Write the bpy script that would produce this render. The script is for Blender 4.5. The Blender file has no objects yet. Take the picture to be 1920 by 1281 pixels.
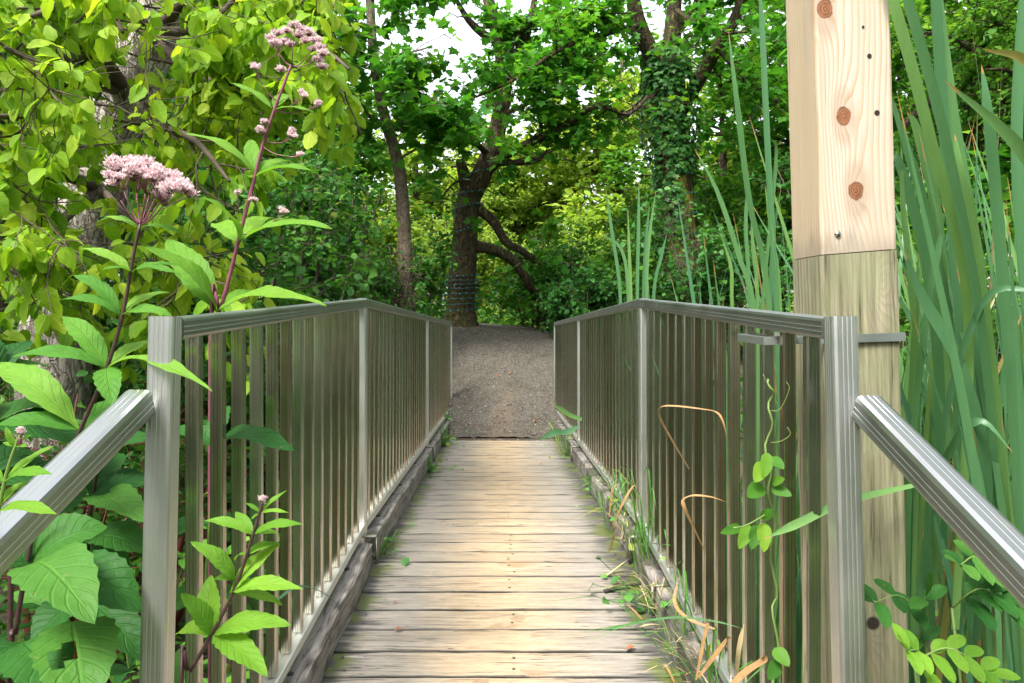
import bpy, math, random
import numpy as np
from mathutils import Vector
rng = np.random.default_rng(11)
F, CX, CY, EYE = 1400.0, 943.0, 578.0, 1.25
scene = bpy.context.scene
COL = scene.collection
A = np.array
def P(px, py, d): return A([(px-CX)*d/F, d, EYE-(py-CY)*d/F])
def unit(v):
    v = np.asarray(v, float); return v/max(1e-9, np.linalg.norm(v))
def rows_unit(v): return v/np.maximum(1e-9, np.linalg.norm(v, axis=1, keepdims=True))
def ss(a, b, x):
    t = np.clip((np.asarray(x, float)-a)/(b-a), 0, 1); return t*t*(3-2*t)

# ---------------------------------------------------------------- terrain heights
def zdeck(d): return 0.167 + (0.0407*(d-3.18) if d < 3.18 else -0.0414*(d-3.18))
def hpath(y):
    y = np.asarray(y, float)
    z = 0.05 - 0.60*ss(0.75, 1.6, y) + 0.555*ss(5.9, 7.05, y)
    return z + 0.86*ss(6.6, 12.4, y) + 0.05*ss(8, 12, y) - 0.32*ss(13.5, 24, y)
def hgt(x, y):
    x = np.asarray(x, float); y = np.asarray(y, float)
    side = ss(0.8, 1.8, np.abs(x))*(1-ss(0.5, 2.0, y))*ss(-3.5, -0.5, y)
    z = hpath(y) - 0.5*side
    b = ss(2.2, 5.0, np.abs(x))*ss(6.5, 9.0, y)
    z = z - 0.25*b*ss(2.5, 9, np.abs(x))*(1-ss(14, 20, y))
    z = z + ss(3, 8, np.abs(x))*(0.10*np.sin(x*0.9+y*0.6)+0.08*np.sin(y*1.3-x*0.4))
    z = z + 0.02*np.sin(x*3.1+y*2.3)*np.sin(y*3.7-x*1.7)*ss(7.0, 8.0, y)
    z = z - 0.09*np.clip(x, -2, 2)*ss(8, 12, y)
    return z + 2.0*ss(30, 80, np.hypot(x, y))

# ---------------------------------------------------------------- mesh builder
class MB:
    def __init__(s):
        s.V = []; s.n = 0; s.F = {}; s.attr = {}
    def add(s, V, faces, **attr):
        V = np.asarray(V, float).reshape(-1, 3)
        for f in faces:
            f = np.asarray(f, int)
            if f.size: s.F.setdefault(f.shape[1], []).append(f + s.n)
        for k in set(s.attr) | set(attr):
            a = attr.get(k, 0.0)
            lst = s.attr.setdefault(k, [np.zeros(s.n)] if s.n else [])
            lst.append(np.broadcast_to(np.asarray(a, float), (len(V),)))
        s.V.append(V); s.n += len(V)
    def build(s, name, mat, parent=None, smooth=True, link=True, loc=None):
        V = np.concatenate(s.V) if s.V else np.zeros((0, 3))
        if loc is not None: V = V - np.asarray(loc, float)
        me = bpy.data.meshes.new(name)
        idx, st, tot, o = [], [], [], 0
        for k, L in s.F.items():
            f = np.concatenate(L); idx.append(f.ravel())
            st.append(o + np.arange(len(f))*k); tot.append(np.full(len(f), k)); o += f.size
        idx = np.concatenate(idx); st = np.concatenate(st); tot = np.concatenate(tot)
        me.vertices.add(len(V)); me.vertices.foreach_set("co", V.astype(np.float32).ravel())
        me.loops.add(len(idx)); me.loops.foreach_set("vertex_index", idx.astype(np.int32))
        me.polygons.add(len(st)); me.polygons.foreach_set("loop_start", st.astype(np.int32))
        me.polygons.foreach_set("loop_total", tot.astype(np.int32))
        me.polygons.foreach_set("use_smooth", np.full(len(st), bool(smooth)))
        for k, L in s.attr.items():
            at = me.attributes.new(k, 'FLOAT', 'POINT')
            at.data.foreach_set("value", np.concatenate(L).astype(np.float32))
        me.update(calc_edges=True); me.validate()
        for m in (mat if isinstance(mat, (list, tuple)) else [mat]): me.materials.append(m)
        ob = bpy.data.objects.new(name, me)
        COL.objects.link(ob)
        if loc is not None: ob.location = loc
        if parent is not None: ob.parent = parent
        return ob

def tag(o, label=None, cat=None, group=None, kind=None):
    if label: o["label"] = label
    if cat: o["category"] = cat
    if group: o["group"] = group
    if kind: o["kind"] = kind
    return o
def thing(name, label, cat, group=None, loc=(0, 0, 0)):
    o = bpy.data.objects.new(name, None); o.empty_display_size = 0.1; o.location = loc
    COL.objects.link(o); return tag(o, label, cat, group)
def copy_tree(o, parent=None):
    c = o.copy(); COL.objects.link(c)
    if parent is not None: c.parent = parent
    for ch in list(o.children): copy_tree(ch, c)
    return c

def smooth_path(pts, n):
    """Catmull-Rom through pts, n samples"""
    p = np.asarray(pts, float)
    if len(p) < 3:
        t = np.linspace(0, 1, n)[:, None]; return p[0]*(1-t)+p[-1]*t
    q = np.vstack([2*p[0]-p[1], p, 2*p[-1]-p[-2]])
    u = np.linspace(0, len(p)-1-1e-6, n); i = u.astype(int); t = (u-i)[:, None]
    a, b, c, d = q[i], q[i+1], q[i+2], q[i+3]
    return 0.5*((2*b)+(c-a)*t+(2*a-5*b+4*c-d)*t**2+(3*b-a-3*c+d)*t**3)
def frames(pts):
    pts = np.asarray(pts, float); n = len(pts)
    T = rows_unit(np.gradient(pts, axis=0)); N = np.zeros((n, 3))
    u = A([1., 0, 0]) if abs(T[0][0]) < .8 else A([0, 1., 0])
    for i in range(n):
        u = unit(u - T[i]*np.dot(u, T[i])); N[i] = u
    return T, N, np.cross(T, N)
def tube(mb, pts, r, sides=6, lump=0.0, caps=True, **attr):
    pts = np.asarray(pts, float); n = len(pts)
    r = np.broadcast_to(np.asarray(r, float), (n,)) if np.ndim(r) == 0 else np.asarray(r, float)
    if len(r) != n: r = np.interp(np.linspace(0, 1, n), np.linspace(0, 1, len(r)), r)
    T, N, B = frames(pts)
    a = np.arange(sides)*2*math.pi/sides
    rr = r[:, None]*(1+lump*(np.sin(a*3+1.3)[None]*.5+np.sin(a*5+np.linspace(0, 4, n)[:, None])*.5+rng.normal(0, .35, (n, sides))))
    V = pts[:, None, :]+rr[..., None]*(np.cos(a)[None, :, None]*N[:, None, :]+np.sin(a)[None, :, None]*B[:, None, :])
    i = np.arange(n-1)[:, None]*sides; j = np.arange(sides)[None]; k = (j+1) % sides
    q = np.stack([i+j, i+k, i+sides+k, i+sides+j], -1).reshape(-1, 4)
    fs = [q]
    if caps: fs += [np.arange(sides)[None, ::-1], (np.arange(sides)+(n-1)*sides)[None]]
    mb.add(V.reshape(-1, 3), fs, **attr)
def profile_rect(w, h, r=0.004, grooves=0, gd=0.0012):
    """rounded rectangle outline (ccw), optional grooves along each side"""
    pts = []
    def side(p, q, inward):
        p, q = A(p), A(q); pts.append(p)
        for g in range(grooves):
            c = (g+1)/(grooves+1); hw = 0.06
            for t, dd in ((c-hw, 0), (c-hw*.5, gd), (c+hw*.5, gd), (c+hw, 0)):
                pts.append(p+(q-p)*t+A(inward)*dd)
        pts.append(q)
    x, y = w/2, h/2; s = r*0.3
    side((x-r, -y)[::1] if 0 else (-x+r, -y), (x-r, -y), (0, 1)); pts.append(A((x-s, -y+s)))
    side((x, -y+r), (x, y-r), (-1, 0)); pts.append(A((x-s, y-s)))
    side((x-r, y), (-x+r, y), (0, -1)); pts.append(A((-x+s, y-s)))
    side((-x, y-r), (-x, -y+r), (1, 0)); pts.append(A((-x+s, -y+s)))
    return np.array(pts)
def extrude(mb, prof, p0, p1, xdir, nseg=1, **attr):
    """extrude 2-D profile from p0 to p1; profile x along xdir"""
    p0, p1 = A(p0, float), A(p1, float); t = unit(p1-p0)
    X = unit(A(xdir, float)-t*np.dot(xdir, t)); Y = np.cross(t, X)
    n = len(prof); V = []
    for k in range(nseg+1):
        c = p0+(p1-p0)*k/nseg
        V.append(c+prof[:, :1]*X+prof[:, 1:]*Y)
    j = np.arange(n); k = (j+1) % n
    fs = [np.stack([j+i*n, k+i*n, k+(i+1)*n, j+(i+1)*n], -1) for i in range(nseg)]
    mb.add(np.concatenate(V), fs+[np.arange(n)[None, ::-1], (np.arange(n)+nseg*n)[None]], **attr)
def box(mb, lo, hi, bev=0.003, **attr):
    lo, hi = A(lo, float), A(hi, float)
    w, h = hi[0]-lo[0], hi[2]-lo[2]
    pr = profile_rect(w, h, bev)
    c = (lo+hi)/2
    extrude(mb, pr, (c[0], hi[1], c[2]), (c[0], lo[1], c[2]), (1, 0, 0), **attr)

# ---------------------------------------------------------------- leaves
def T_rhomb():
    V = A([[0, 0, 0], [.28, .45, .06], [0, 1, -.05], [-.28, .45, .06]])
    return V, [A([[0, 1, 2], [0, 2, 3]])]
def T_oval(w=.34, droop=.14):
    V = A([[0, 0, 0], [0, .35, -.04], [0, .7, -.04], [0, 1, -droop],
           [w*.85, .25, .05], [w, .52, .04], [w*.55, .8, -.02], [-w*.85, .25, .05], [-w, .52, .04], [-w*.55, .8, -.02]])
    return V, [A([[0, 4, 1], [6, 3, 2], [0, 1, 7], [2, 3, 9]]), A([[1, 4, 5, 2], [1, 2, 8, 7]]), A([[2, 5, 6], [2, 9, 8]])]
def T_maple():
    o = [(0, 0), (.18, .12), (.50, .08), (.38, .30), (.62, .62), (.30, .60), (.20, .74), (0, 1.05)]
    full = o + [(-x, y) for x, y in o[-2:0:-1]]
    V = [(0, .38, -.03)] + [(x, y, .07*abs(x)-.10*y*y-.06*abs(x)**2) for x, y in full]
    n = len(full)
    return A(V), [A([[0, 1+i, 1+(i+1) % n] for i in range(n)])]
def T_blade(nt=7, w=.30, serr=0.0, droop=.22, fold=.10, tipp=.9, bp=.55, wav=0.0):
    """detailed leaf: returns V, faces, lu, lv"""
    t = np.linspace(0, 1, nt); prof = (t**bp)*((1-t)**tipp); prof = prof/prof.max()*w
    s = A([-1, -.5, 0, .5, 1.])
    V = []; lu = []; lv = []
    for i, tt in enumerate(t):
        for u in s:
            wd = prof[i]*(1+(serr if i % 2 else -serr)*(abs(u) > .9))
            z = -droop*tt*tt+fold*abs(u)*prof[i]/max(w, 1e-6)*w*1.6+wav*math.sin(tt*17+u*2)*abs(u)
            V.append((u*wd, tt, z)); lu.append(u); lv.append(tt)
    q = []
    for i in range(nt-1):
        for j in range(4): q.append((i*5+j, i*5+j+1, (i+1)*5+j+1, (i+1)*5+j))
    return A(V), [A(q)], A(lu), A(lv)
class Leaves:
    def __init__(s): s.c, s.d, s.u, s.s, s.v = [], [], [], [], []
    def add(s, c, d, u, size, v=None):
        c = np.atleast_2d(c); n = len(c)
        s.c.append(c); s.d.append(np.broadcast_to(d, (n, 3))); s.u.append(np.broadcast_to(u, (n, 3)))
        s.s.append(np.broadcast_to(size, (n,))); s.v.append(rng.random(n) if v is None else np.broadcast_to(v, (n,)))
    def count(s): return sum(len(a) for a in s.c)
    def to(s, mb, tpl, keep=None):
        if not s.c: return
        c, d, u, sz, v = (np.concatenate(a) for a in (s.c, s.d, s.u, s.s, s.v))
        if keep is not None:
            k = keep(c); c, d, u, sz, v = c[k], d[k], u[k], sz[k], v[k]
        if not len(c): return
        y = rows_unit(d); z = rows_unit(u-y*np.sum(u*y, 1, keepdims=True)); x = np.cross(y, z)
        tv = tpl[0]; n, m = len(c), len(tv)
        V = c[:, None]+sz[:, None, None]*(tv[None, :, :1]*x[:, None]+tv[None, :, 1:2]*y[:, None]+tv[None, :, 2:]*z[:, None])
        off = (np.arange(n)*m)[:, None, None]
        fs = [(f[None]+off).reshape(-1, f.shape[1]) for f in tpl[1]]
        at = dict(v=np.repeat(v, m))
        if len(tpl) > 2: at.update(lu=np.tile(tpl[2], n), lv=np.tile(tpl[3], n))
        mb.add(V.reshape(-1, 3), fs, **at)
def rnd(n=None, flat=1.0):
    v = rng.normal(0, 1, (3,) if n is None else (n, 3)); v[..., 2] *= flat
    return unit(v) if n is None else rows_unit(v)
def wander(p0, d0, L, n, w, up=0.0):
    p = [A(p0, float)]; d = unit(d0)
    for i in range(n):
        d = unit(d+rng.normal(0, w, 3)+A([0, 0, up])); p.append(p[-1]+d*L/n)
    return np.array(p)
def at_path(p, t):
    p = np.asarray(p); x = t*(len(p)-1); i = min(int(x), len(p)-2); f = x-i
    return p[i]*(1-f)+p[i+1]*f, unit(p[i+1]-p[i])
def grow(wood, lv, limbs, nsec=12, lsec=1.2, ntw=8, ltw=.45, nlf=12, size=.12, flat=.6, droop=.3, up=.05,
         leafup=.45, sides=10, lump=.06, twig=.004, avoid=None, wood_n=14, tint=None):
    for lb in limbs:
        pts = smooth_path(lb[0], wood_n); r0, r1, tmin = lb[1], lb[2], lb[3]
        tube(wood, pts, np.linspace(r0, r1, wood_n), sides, lump)
        for k in range(int(lb[4]) if len(lb) > 4 else nsec):
            t = rng.uniform(tmin, 1.0); p, tan = at_path(pts, t); rr = r0+(r1-r0)*t
            d = unit(tan*.45+rnd(flat=flat)); L = lsec*rng.uniform(.55, 1.2)*(1-.35*t)
            b = wander(p, d, L, 5, .24, up)
            if avoid is not None and (avoid(b[-1]) or avoid(b[2])): continue
            tube(wood, b, np.linspace(min(rr*.45, .012*L+.006), twig, 6), 5, 0, caps=False)
            hue = rng.random()
            for j in range(ntw):
                p2, t2 = at_path(b, rng.uniform(.15, 1.0))
                w = wander(p2, unit(t2*.6+rnd(flat=flat)), ltw*rng.uniform(.5, 1.2), 3, .2, up*.5)
                if avoid is not None and avoid(w[-1]): continue
                tube(wood, w, np.linspace(twig, twig*.4, 4), 3, 0, caps=False)
                n = max(1, int(nlf*rng.uniform(.6, 1.3))); ts = rng.uniform(.1, 1.0, n)*3
                i = np.minimum(ts.astype(int), 2); f = (ts-i)[:, None]
                c = w[i]*(1-f)+w[i+1]*f
                dd = unit(w[-1]-w[0])*.5+rnd(n, flat)+A([0, 0, -droop])
                c = c+rows_unit(dd)*size*.25
                uu = A([0, 0, 1.])+rng.normal(0, leafup, (n, 3))
                lv.add(c, dd, uu, size*rng.uniform(.6, 1.2, n), np.clip(hue*.5+rng.random(n)*.5, 0, 1))
def leaf_to(mb, base, tip, w, arch=.12, nt=13, serr=.05, fold=.25, upv=(0, -.45, 1.), v=None, bp=.6, tipp=.85, roll=0.0, wav=.012, hole=()):
    base, tip = A(base, float), A(tip, float); ch = tip-base; L = np.linalg.norm(ch); y = ch/L
    up = A(upv, float)+A([roll, 0, 0]); s = unit(np.cross(y, up)); nrm = np.cross(s, y)
    if nrm[2] < 0 and abs(y[2]) < .9: nrm, s = -nrm, -s
    t = np.linspace(0, 1, nt); prof = (np.maximum(t-.05, 0)**bp)*((1-t)**tipp); prof = prof/prof.max()*w*.5
    prof[0] = .0012
    u = A([-1, -.66, -.33, 0, .33, .66, 1.]); V = []; ph = rng.uniform(0, 6)
    for i, tt in enumerate(t):
        c = base+ch*tt+nrm*L*arch*4*tt*(1-tt)*(1-.3*tt)
        for q in u:
            wd = prof[i]*(1+(serr if i % 2 else -serr)*(abs(q) > .9))
            V.append(c+s*q*wd+nrm*(fold*abs(q)*prof[i]+wav*L*math.sin(tt*13+ph+q)*q*q))
    n = 7; qd = [(i*n+j, i*n+j+1, (i+1)*n+j+1, (i+1)*n+j) for i in range(nt-1) for j in range(n-1) if (i, j) not in hole]
    mb.add(A(V), [A(qd)], v=rng.random() if v is None else v, lu=np.tile(u, nt), lv=np.repeat(t, n))
def strap(mb, pts, w, nrm0=(0, -1, 0), fold=.25, n=16, twist=0.0, v=None, prof=None, thick=0):
    """cattail / grass blade along a path; w = max width"""
    p = smooth_path(pts, n); t = np.linspace(0, 1, n)
    T = rows_unit(np.gradient(p, axis=0)); nr = A(nrm0, float)
    pr = (np.minimum(1, .75+t*.6)*np.clip((1-t)*3.2, 0, 1)**.75 if prof is None else prof(t))*w*.5
    V = []
    for i in range(n):
        s = unit(np.cross(T[i], nr)); m = np.cross(s, T[i])
        a = twist*t[i]; s2 = s*math.cos(a)+m*math.sin(a); m2 = np.cross(s2, T[i])
        for q in (-1, 0, 1): V.append(p[i]+s2*q*pr[i]+m2*fold*abs(q)*pr[i])
    qd = [(i*3+j, i*3+j+1, (i+1)*3+j+1, (i+1)*3+j) for i in range(n-1) for j in range(2)]
    mb.add(A(V), [A(qd)], v=rng.random() if v is None else v, lu=np.tile(A([-1, 0, 1.]), n), lv=np.repeat(t, 3))
SUN_E, SUN_ANG, EXPO = 1.6, 18.0, 1.95
# ---------------------------------------------------------------- materials
class NT:
    def __init__(s, name):
        s.m = bpy.data.materials.new(name); s.m.use_nodes = True
        s.t = s.m.node_tree; s.t.nodes.clear()
        s.out = s.n('ShaderNodeOutputMaterial')
    def n(s, typ, **kw):
        nd = s.t.nodes.new(typ)
        for k, v in kw.items():
            if k.startswith('_'): setattr(nd, k[1:], v)
            else: s.set(nd.inputs[k], v)
        return nd
    def set(s, sock, v):
        if hasattr(v, 'is_output') or isinstance(v, bpy.types.NodeSocket): s.t.links.new(v, sock)
        elif isinstance(v, (tuple, list)) and len(v) == 3 and sock.type == 'RGBA': sock.default_value = (*v, 1)
        else: sock.default_value = v
    def attr(s, name): return s.n('ShaderNodeAttribute', _attribute_name=name).outputs['Fac']
    def pos(s): return s.n('ShaderNodeNewGeometry').outputs['Position']
    def obj(s): return s.n('ShaderNodeTexCoord').outputs['Object']
    def mapped(s, v, sc, loc=(0, 0, 0)):
        return s.n('ShaderNodeMapping', Vector=v, Scale=sc, Location=loc).outputs[0]
    def noise(s, v, scale=5, detail=4, rough=.55, dist=0.0):
        return s.n('ShaderNodeTexNoise', Vector=v, Scale=scale, Detail=detail, Roughness=rough, Distortion=dist).outputs['Fac']
    def st(s, f, a=.30, b=.70):
        return s.n('ShaderNodeMapRange', **{'Value': f, 'From Min': a, 'From Max': b, 'To Min': 0., 'To Max': 1.}).outputs[0]
    def math(s, op, a, b=0.0, c=None, clamp=False):
        nd = s.t.nodes.new('ShaderNodeMath'); nd.operation = op; nd.use_clamp = clamp
        s.set(nd.inputs[0], a); s.set(nd.inputs[1], b)
        if c is not None: s.set(nd.inputs[2], c)
        return nd.outputs[0]
    def ramp(s, f, stops, interp='LINEAR'):
        nd = s.t.nodes.new('ShaderNodeValToRGB'); s.set(nd.inputs[0], f); cr = nd.color_ramp; cr.interpolation = interp
        while len(cr.elements) < len(stops): cr.elements.new(.5)
        for e, (p, c) in zip(cr.elements, stops):
            e.position = p; e.color = (*c, 1) if isinstance(c, (tuple, list)) else (c, c, c, 1)
        return nd.outputs[0]
    def step(s, x, a, b): 
        nd = s.n('ShaderNodeMapRange', **{'Value': x, 'From Min': a, 'From Max': b, 'To Min': 0., 'To Max': 1.}); nd.interpolation_type = 'SMOOTHSTEP'
        return nd.outputs[0]
    def mix(s, f, a, b, mode='MIX'):
        nd = s.t.nodes.new('ShaderNodeMix'); nd.data_type = 'RGBA'; nd.blend_type = mode
        s.set(nd.inputs[0], f); s.set(nd.inputs[6], a); s.set(nd.inputs[7], b); return nd.outputs[2]
    def sep(s, v): return s.n('ShaderNodeSeparateXYZ', Vector=v).outputs
    def comb(s, x, y, z):
        nd = s.t.nodes.new('ShaderNodeCombineXYZ')
        for i, q in enumerate((x, y, z)): s.set(nd.inputs[i], q)
        return nd.outputs[0]
    def bump(s, h, st=.3, dist=.01): return s.n('ShaderNodeBump', Height=h, Strength=st, Distance=dist).outputs[0]
    def princ(s, **kw): return s.n('ShaderNodeBsdfPrincipled', **{k.replace('_', ' '): v for k, v in kw.items()}).outputs[0]
    def done(s, sh): s.t.links.new(sh, s.out.inputs['Surface']); return s.m

def leaf_mat(name, stops, trans=.35, rough=.45, veins=False, tscale=(1.3, 1.25, .6), spec=.35, spots=0.0):
    k = NT(name); v = k.attr('v'); base = k.ramp(v, stops)
    kw = {}
    if veins:
        lu, lv = k.attr('lu'), k.attr('lv'); au = k.math('ABSOLUTE', lu)
        mid = k.math('SUBTRACT', 1.0, k.step(au, .015, .09))
        fr = k.math('FRACT', k.math('SUBTRACT', k.math('MULTIPLY', lv, 8.0), k.math('MULTIPLY', au, 1.9)))
        lat = k.math('SUBTRACT', 1.0, k.step(k.math('ABSOLUTE', k.math('SUBTRACT', fr, .5)), .03, .16))
        vein = k.math('MAXIMUM', mid, k.math('MULTIPLY', lat, .45))
        nz = k.st(k.noise(k.pos(), 38, 4)); base = k.mix(k.math('MULTIPLY', k.st(k.noise(k.pos(), 9, 2)), .35), base, k.mix(1.0, base, (1.25, 1.1, .9), 'MULTIPLY'))
        base = k.mix(k.math('MULTIPLY', nz, .35), base, k.mix(1.0, base, (.62, .66, .5), 'MULTIPLY'))
        base = k.mix(k.math('MULTIPLY', vein, .45), base, k.mix(1.0, base, (1.7, 1.55, 1.5), 'MULTIPLY'))
        if spots:
            sp = k.step(k.noise(k.pos(), 130, 2), .68, .74)
            base = k.mix(k.math('MULTIPLY', sp, spots), base, (.28, .22, .07))
        kw['Normal'] = k.bump(k.math('ADD', k.math('MULTIPLY', vein, -1.0), k.math('MULTIPLY', nz, .6)), .6, .005)
    p = k.princ(Base_Color=base, Roughness=rough, Specular_IOR_Level=spec, **kw)
    tc = k.mix(1.0, base, tscale, 'MULTIPLY')
    tr = k.n('ShaderNodeBsdfTranslucent', Color=tc).outputs[0]
    return k.done(k.n('ShaderNodeMixShader', Fac=trans, **{}).outputs[0]) if 0 else k.done(mixsh(k, trans, p, tr))
def mixsh(k, f, a, b):
    nd = k.t.nodes.new('ShaderNodeMixShader'); k.set(nd.inputs[0], f); k.set(nd.inputs[1], a); k.set(nd.inputs[2], b); return nd.outputs[0]

M = {}
M['leaf_bright'] = leaf_mat('bright_leaf', [(0, (.14, .32, .025)), (.5, (.27, .47, .035)), (.93, (.44, .57, .05)), (1, (.50, .48, .06))], .5, .5, True, spec=.25)
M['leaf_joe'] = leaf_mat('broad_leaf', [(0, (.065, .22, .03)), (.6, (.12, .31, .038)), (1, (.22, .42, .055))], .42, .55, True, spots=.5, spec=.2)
M['leaf_joe_dark'] = leaf_mat('shade_tinted_broad_leaf', [(0, (.017, .088, .016)), (.6, (.035, .14, .023)), (1, (.08, .22, .035))], .32, .52, True, spots=.4, spec=.2)  # broad leaf again, with the bank's shade darkened into its colour
M['leaf_young'] = leaf_mat('young_leaf', [(0, (.12, .30, .03)), (1, (.21, .42, .045))], .45, .52, True, spec=.2)
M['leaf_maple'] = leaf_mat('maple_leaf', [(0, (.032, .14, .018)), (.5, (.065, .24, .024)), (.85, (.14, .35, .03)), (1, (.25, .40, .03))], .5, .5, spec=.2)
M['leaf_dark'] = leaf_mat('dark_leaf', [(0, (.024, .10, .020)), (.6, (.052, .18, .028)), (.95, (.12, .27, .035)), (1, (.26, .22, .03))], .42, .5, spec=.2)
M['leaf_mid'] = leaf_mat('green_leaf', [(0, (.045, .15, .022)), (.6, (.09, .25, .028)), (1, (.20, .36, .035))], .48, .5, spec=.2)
M['leaf_far'] = leaf_mat('sunlit_far_leaf', [(0, (.16, .29, .045)), (.6, (.28, .43, .06)), (1, (.46, .54, .09))], .5, .55, spec=.2)  # leaf colour lightened to stand for sunlight in the clearing
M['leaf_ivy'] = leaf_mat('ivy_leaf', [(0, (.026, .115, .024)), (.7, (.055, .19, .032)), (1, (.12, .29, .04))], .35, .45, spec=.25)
M['leaf_ground'] = leaf_mat('ground_leaf', [(0, (.03, .11, .018)), (.6, (.06, .19, .026)), (.96, (.13, .29, .035)), (1, (.28, .22, .05))], .4, .5, spec=.2)

def cattail_mat():
    k = NT('cattail_leaf'); v, lv, lu = k.attr('v'), k.attr('lv'), k.attr('lu')
    base = k.ramp(v, [(0, (.06, .17, .085)), (.5, (.10, .24, .095)), (.90, (.16, .31, .085)), (.95, (.30, .27, .08)), (1, (.36, .24, .10))])
    st = k.math('SINE', k.math('MULTIPLY', lu, 22.0))
    base = k.mix(k.math('MULTIPLY_ADD', st, .16, .16), base, (.03, .10, .045))
    base = k.mix(k.math('MULTIPLY', k.st(k.noise(k.mapped(k.pos(), (90, 90, 2)), 1.0, 3)), .35), base, k.mix(1.0, base, (1.45, 1.3, 1.1), 'MULTIPLY'))
    nz = k.noise(k.pos(), 14, 3)
    tip = k.step(k.math('ADD', lv, k.math('MULTIPLY', nz, .06)), .975, 1.0)
    base = k.mix(k.math('MULTIPLY', tip, k.step(v, .15, .3)), base, (.42, .24, .09))
    blot = k.math('MULTIPLY', k.step(k.noise(k.mapped(k.pos(), (1, 1, .25)), 16, 2), .70, .75), k.step(v, .5, .8))
    base = k.mix(k.math('MULTIPLY', blot, .7), base, (.45, .32, .03))
    p = k.princ(Base_Color=base, Roughness=.38, Specular_IOR_Level=.4)
    tr = k.n('ShaderNodeBsdfTranslucent', Color=k.mix(1.0, base, (1.2, 1.2, .7), 'MULTIPLY')).outputs[0]
    return k.done(mixsh(k, .28, p, tr))
M['cattail'] = cattail_mat()
def simple(name, c, rough=.6, nscale=30, var=.4, bump=.0, metallic=0., trans=0, st=(1, 1, 1)):
    k = NT(name); nz = k.noise(k.mapped(k.pos(), st), nscale, 4)
    base = k.mix(nz, tuple(x*(1-var) for x in c), tuple(min(1, x*(1+var)) for x in c))
    kw = dict(Normal=k.bump(nz, bump, .005)) if bump else {}
    p = k.princ(Base_Color=base, Roughness=rough, Metallic=metallic, **kw)
    if trans: p = mixsh(k, trans, p, k.n('ShaderNodeBsdfTranslucent', Color=base).outputs[0])
    return k.done(p)
M['dry'] = simple('dry_blade', (.40, .24, .10), .65, 60, .5, trans=.25, st=(1, 1, 1))
M['dry_pale'] = simple('pale_straw', (.60, .47, .25), .6, 40, .3, trans=.2)
M['grass'] = leaf_mat('grass_blade', [(0, (.07, .22, .05)), (.8, (.13, .33, .06)), (1, (.38, .40, .06))], .35, .4)
M['stem_dark'] = simple('dark_stem', (.060, .028, .028), .5, 60, .5)
M['stem_purple'] = simple('purple_stem', (.20, .055, .085), .45, 60, .35)
M['stem_green'] = simple('green_stem', (.14, .22, .05), .5, 60, .3)
M['stem_red'] = simple('red_twig', (.16, .028, .02), .45, 40, .4)
M['petal'] = leaf_mat('pink_petal', [(0, (.62, .42, .45)), (.5, (.84, .66, .68)), (1, (.95, .88, .86))], .3, .7, tscale=(1, 1, 1))
M['twig'] = simple('twig_bark', (.085, .06, .042), .85, 30, .5, .3)
M['stick'] = simple('dead_stick', (.045, .035, .03), .85, 60, .5, .4)
M['dead_leaf'] = simple('dead_leaf', (.30, .10, .035), .7, 60, .4)
k = NT('light_string'); M['wire'] = k.done(k.princ(Base_Color=k.mix(k.attr('v'), (.01, .04, .032), (.02, .28, .24)), Roughness=.4))
M['bulb'] = simple('bulb', (.02, .30, .26), .25, 30, .2)
M['bolt'] = simple('bolt_steel', (.55, .53, .5), .3, 60, .2, metallic=1.)
M['hole'] = simple('hole_dark', (.02, .012, .008), .9, 60, .2)

def bark(name, dark, light, sc=(14, 14, 3), moss=None, mz=(0, 0), bst=.9, dist=.03):
    k = NT(name); p = k.pos()
    n1 = k.noise(k.mapped(p, sc), 1.3, 6, .62, .8); n2 = k.noise(k.mapped(p, (sc[0]*.6, sc[1]*.6, sc[2]*.9)), 1.3, 3, .5, 1.2)
    fur = k.math('ABSOLUTE', k.math('SUBTRACT', n2, .5)); fu2 = k.math('ABSOLUTE', k.math('SUBTRACT', n1, .5))
    cr = k.math('MULTIPLY', k.step(fur, .0, .055), k.math('MULTIPLY_ADD', k.step(fu2, .0, .05), .6, .4))
    base = k.mix(cr, dark, k.mix(k.st(n1), k.mix(.5, dark, light), light))
    base = k.mix(k.math('MULTIPLY', k.st(k.noise(p, 3.0, 3)), .5), base, k.mix(1.0, base, (.55, .55, .5), 'MULTIPLY'))
    if moss:
        z = k.sep(p)[2]; f = k.math('MULTIPLY', k.step(k.noise(k.mapped(p, (3, 3, 1.2)), 2.2, 4), .42, .62), k.math('SUBTRACT', 1.0, k.step(z, mz[0], mz[1])))
        base = k.mix(k.math('MULTIPLY', f, .8), base, moss)
    return k.done(k.princ(Base_Color=base, Roughness=.9, Specular_IOR_Level=.2, Normal=k.bump(k.math('ADD', cr, k.math('MULTIPLY', n1, .5)), bst, dist)))
M['bark_pale'] = bark('pale_bark', (.24, .20, .16), (.70, .64, .56), (20, 20, 5))
M['bark_brown'] = bark('brown_bark', (.035, .027, .018), (.185, .138, .085), (26, 26, 6), (.10, .11, .03), (0, 4))
M['bark_thin'] = bark('smooth_bark', (.12, .088, .065), (.30, .23, .175), (16, 16, 9), bst=.5, dist=.015)
M['bark_moss'] = bark('mossy_bark', (.03, .024, .014), (.14, .11, .05), (22, 22, 5), (.46, .41, .06), (2.6, 5.0))

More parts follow.
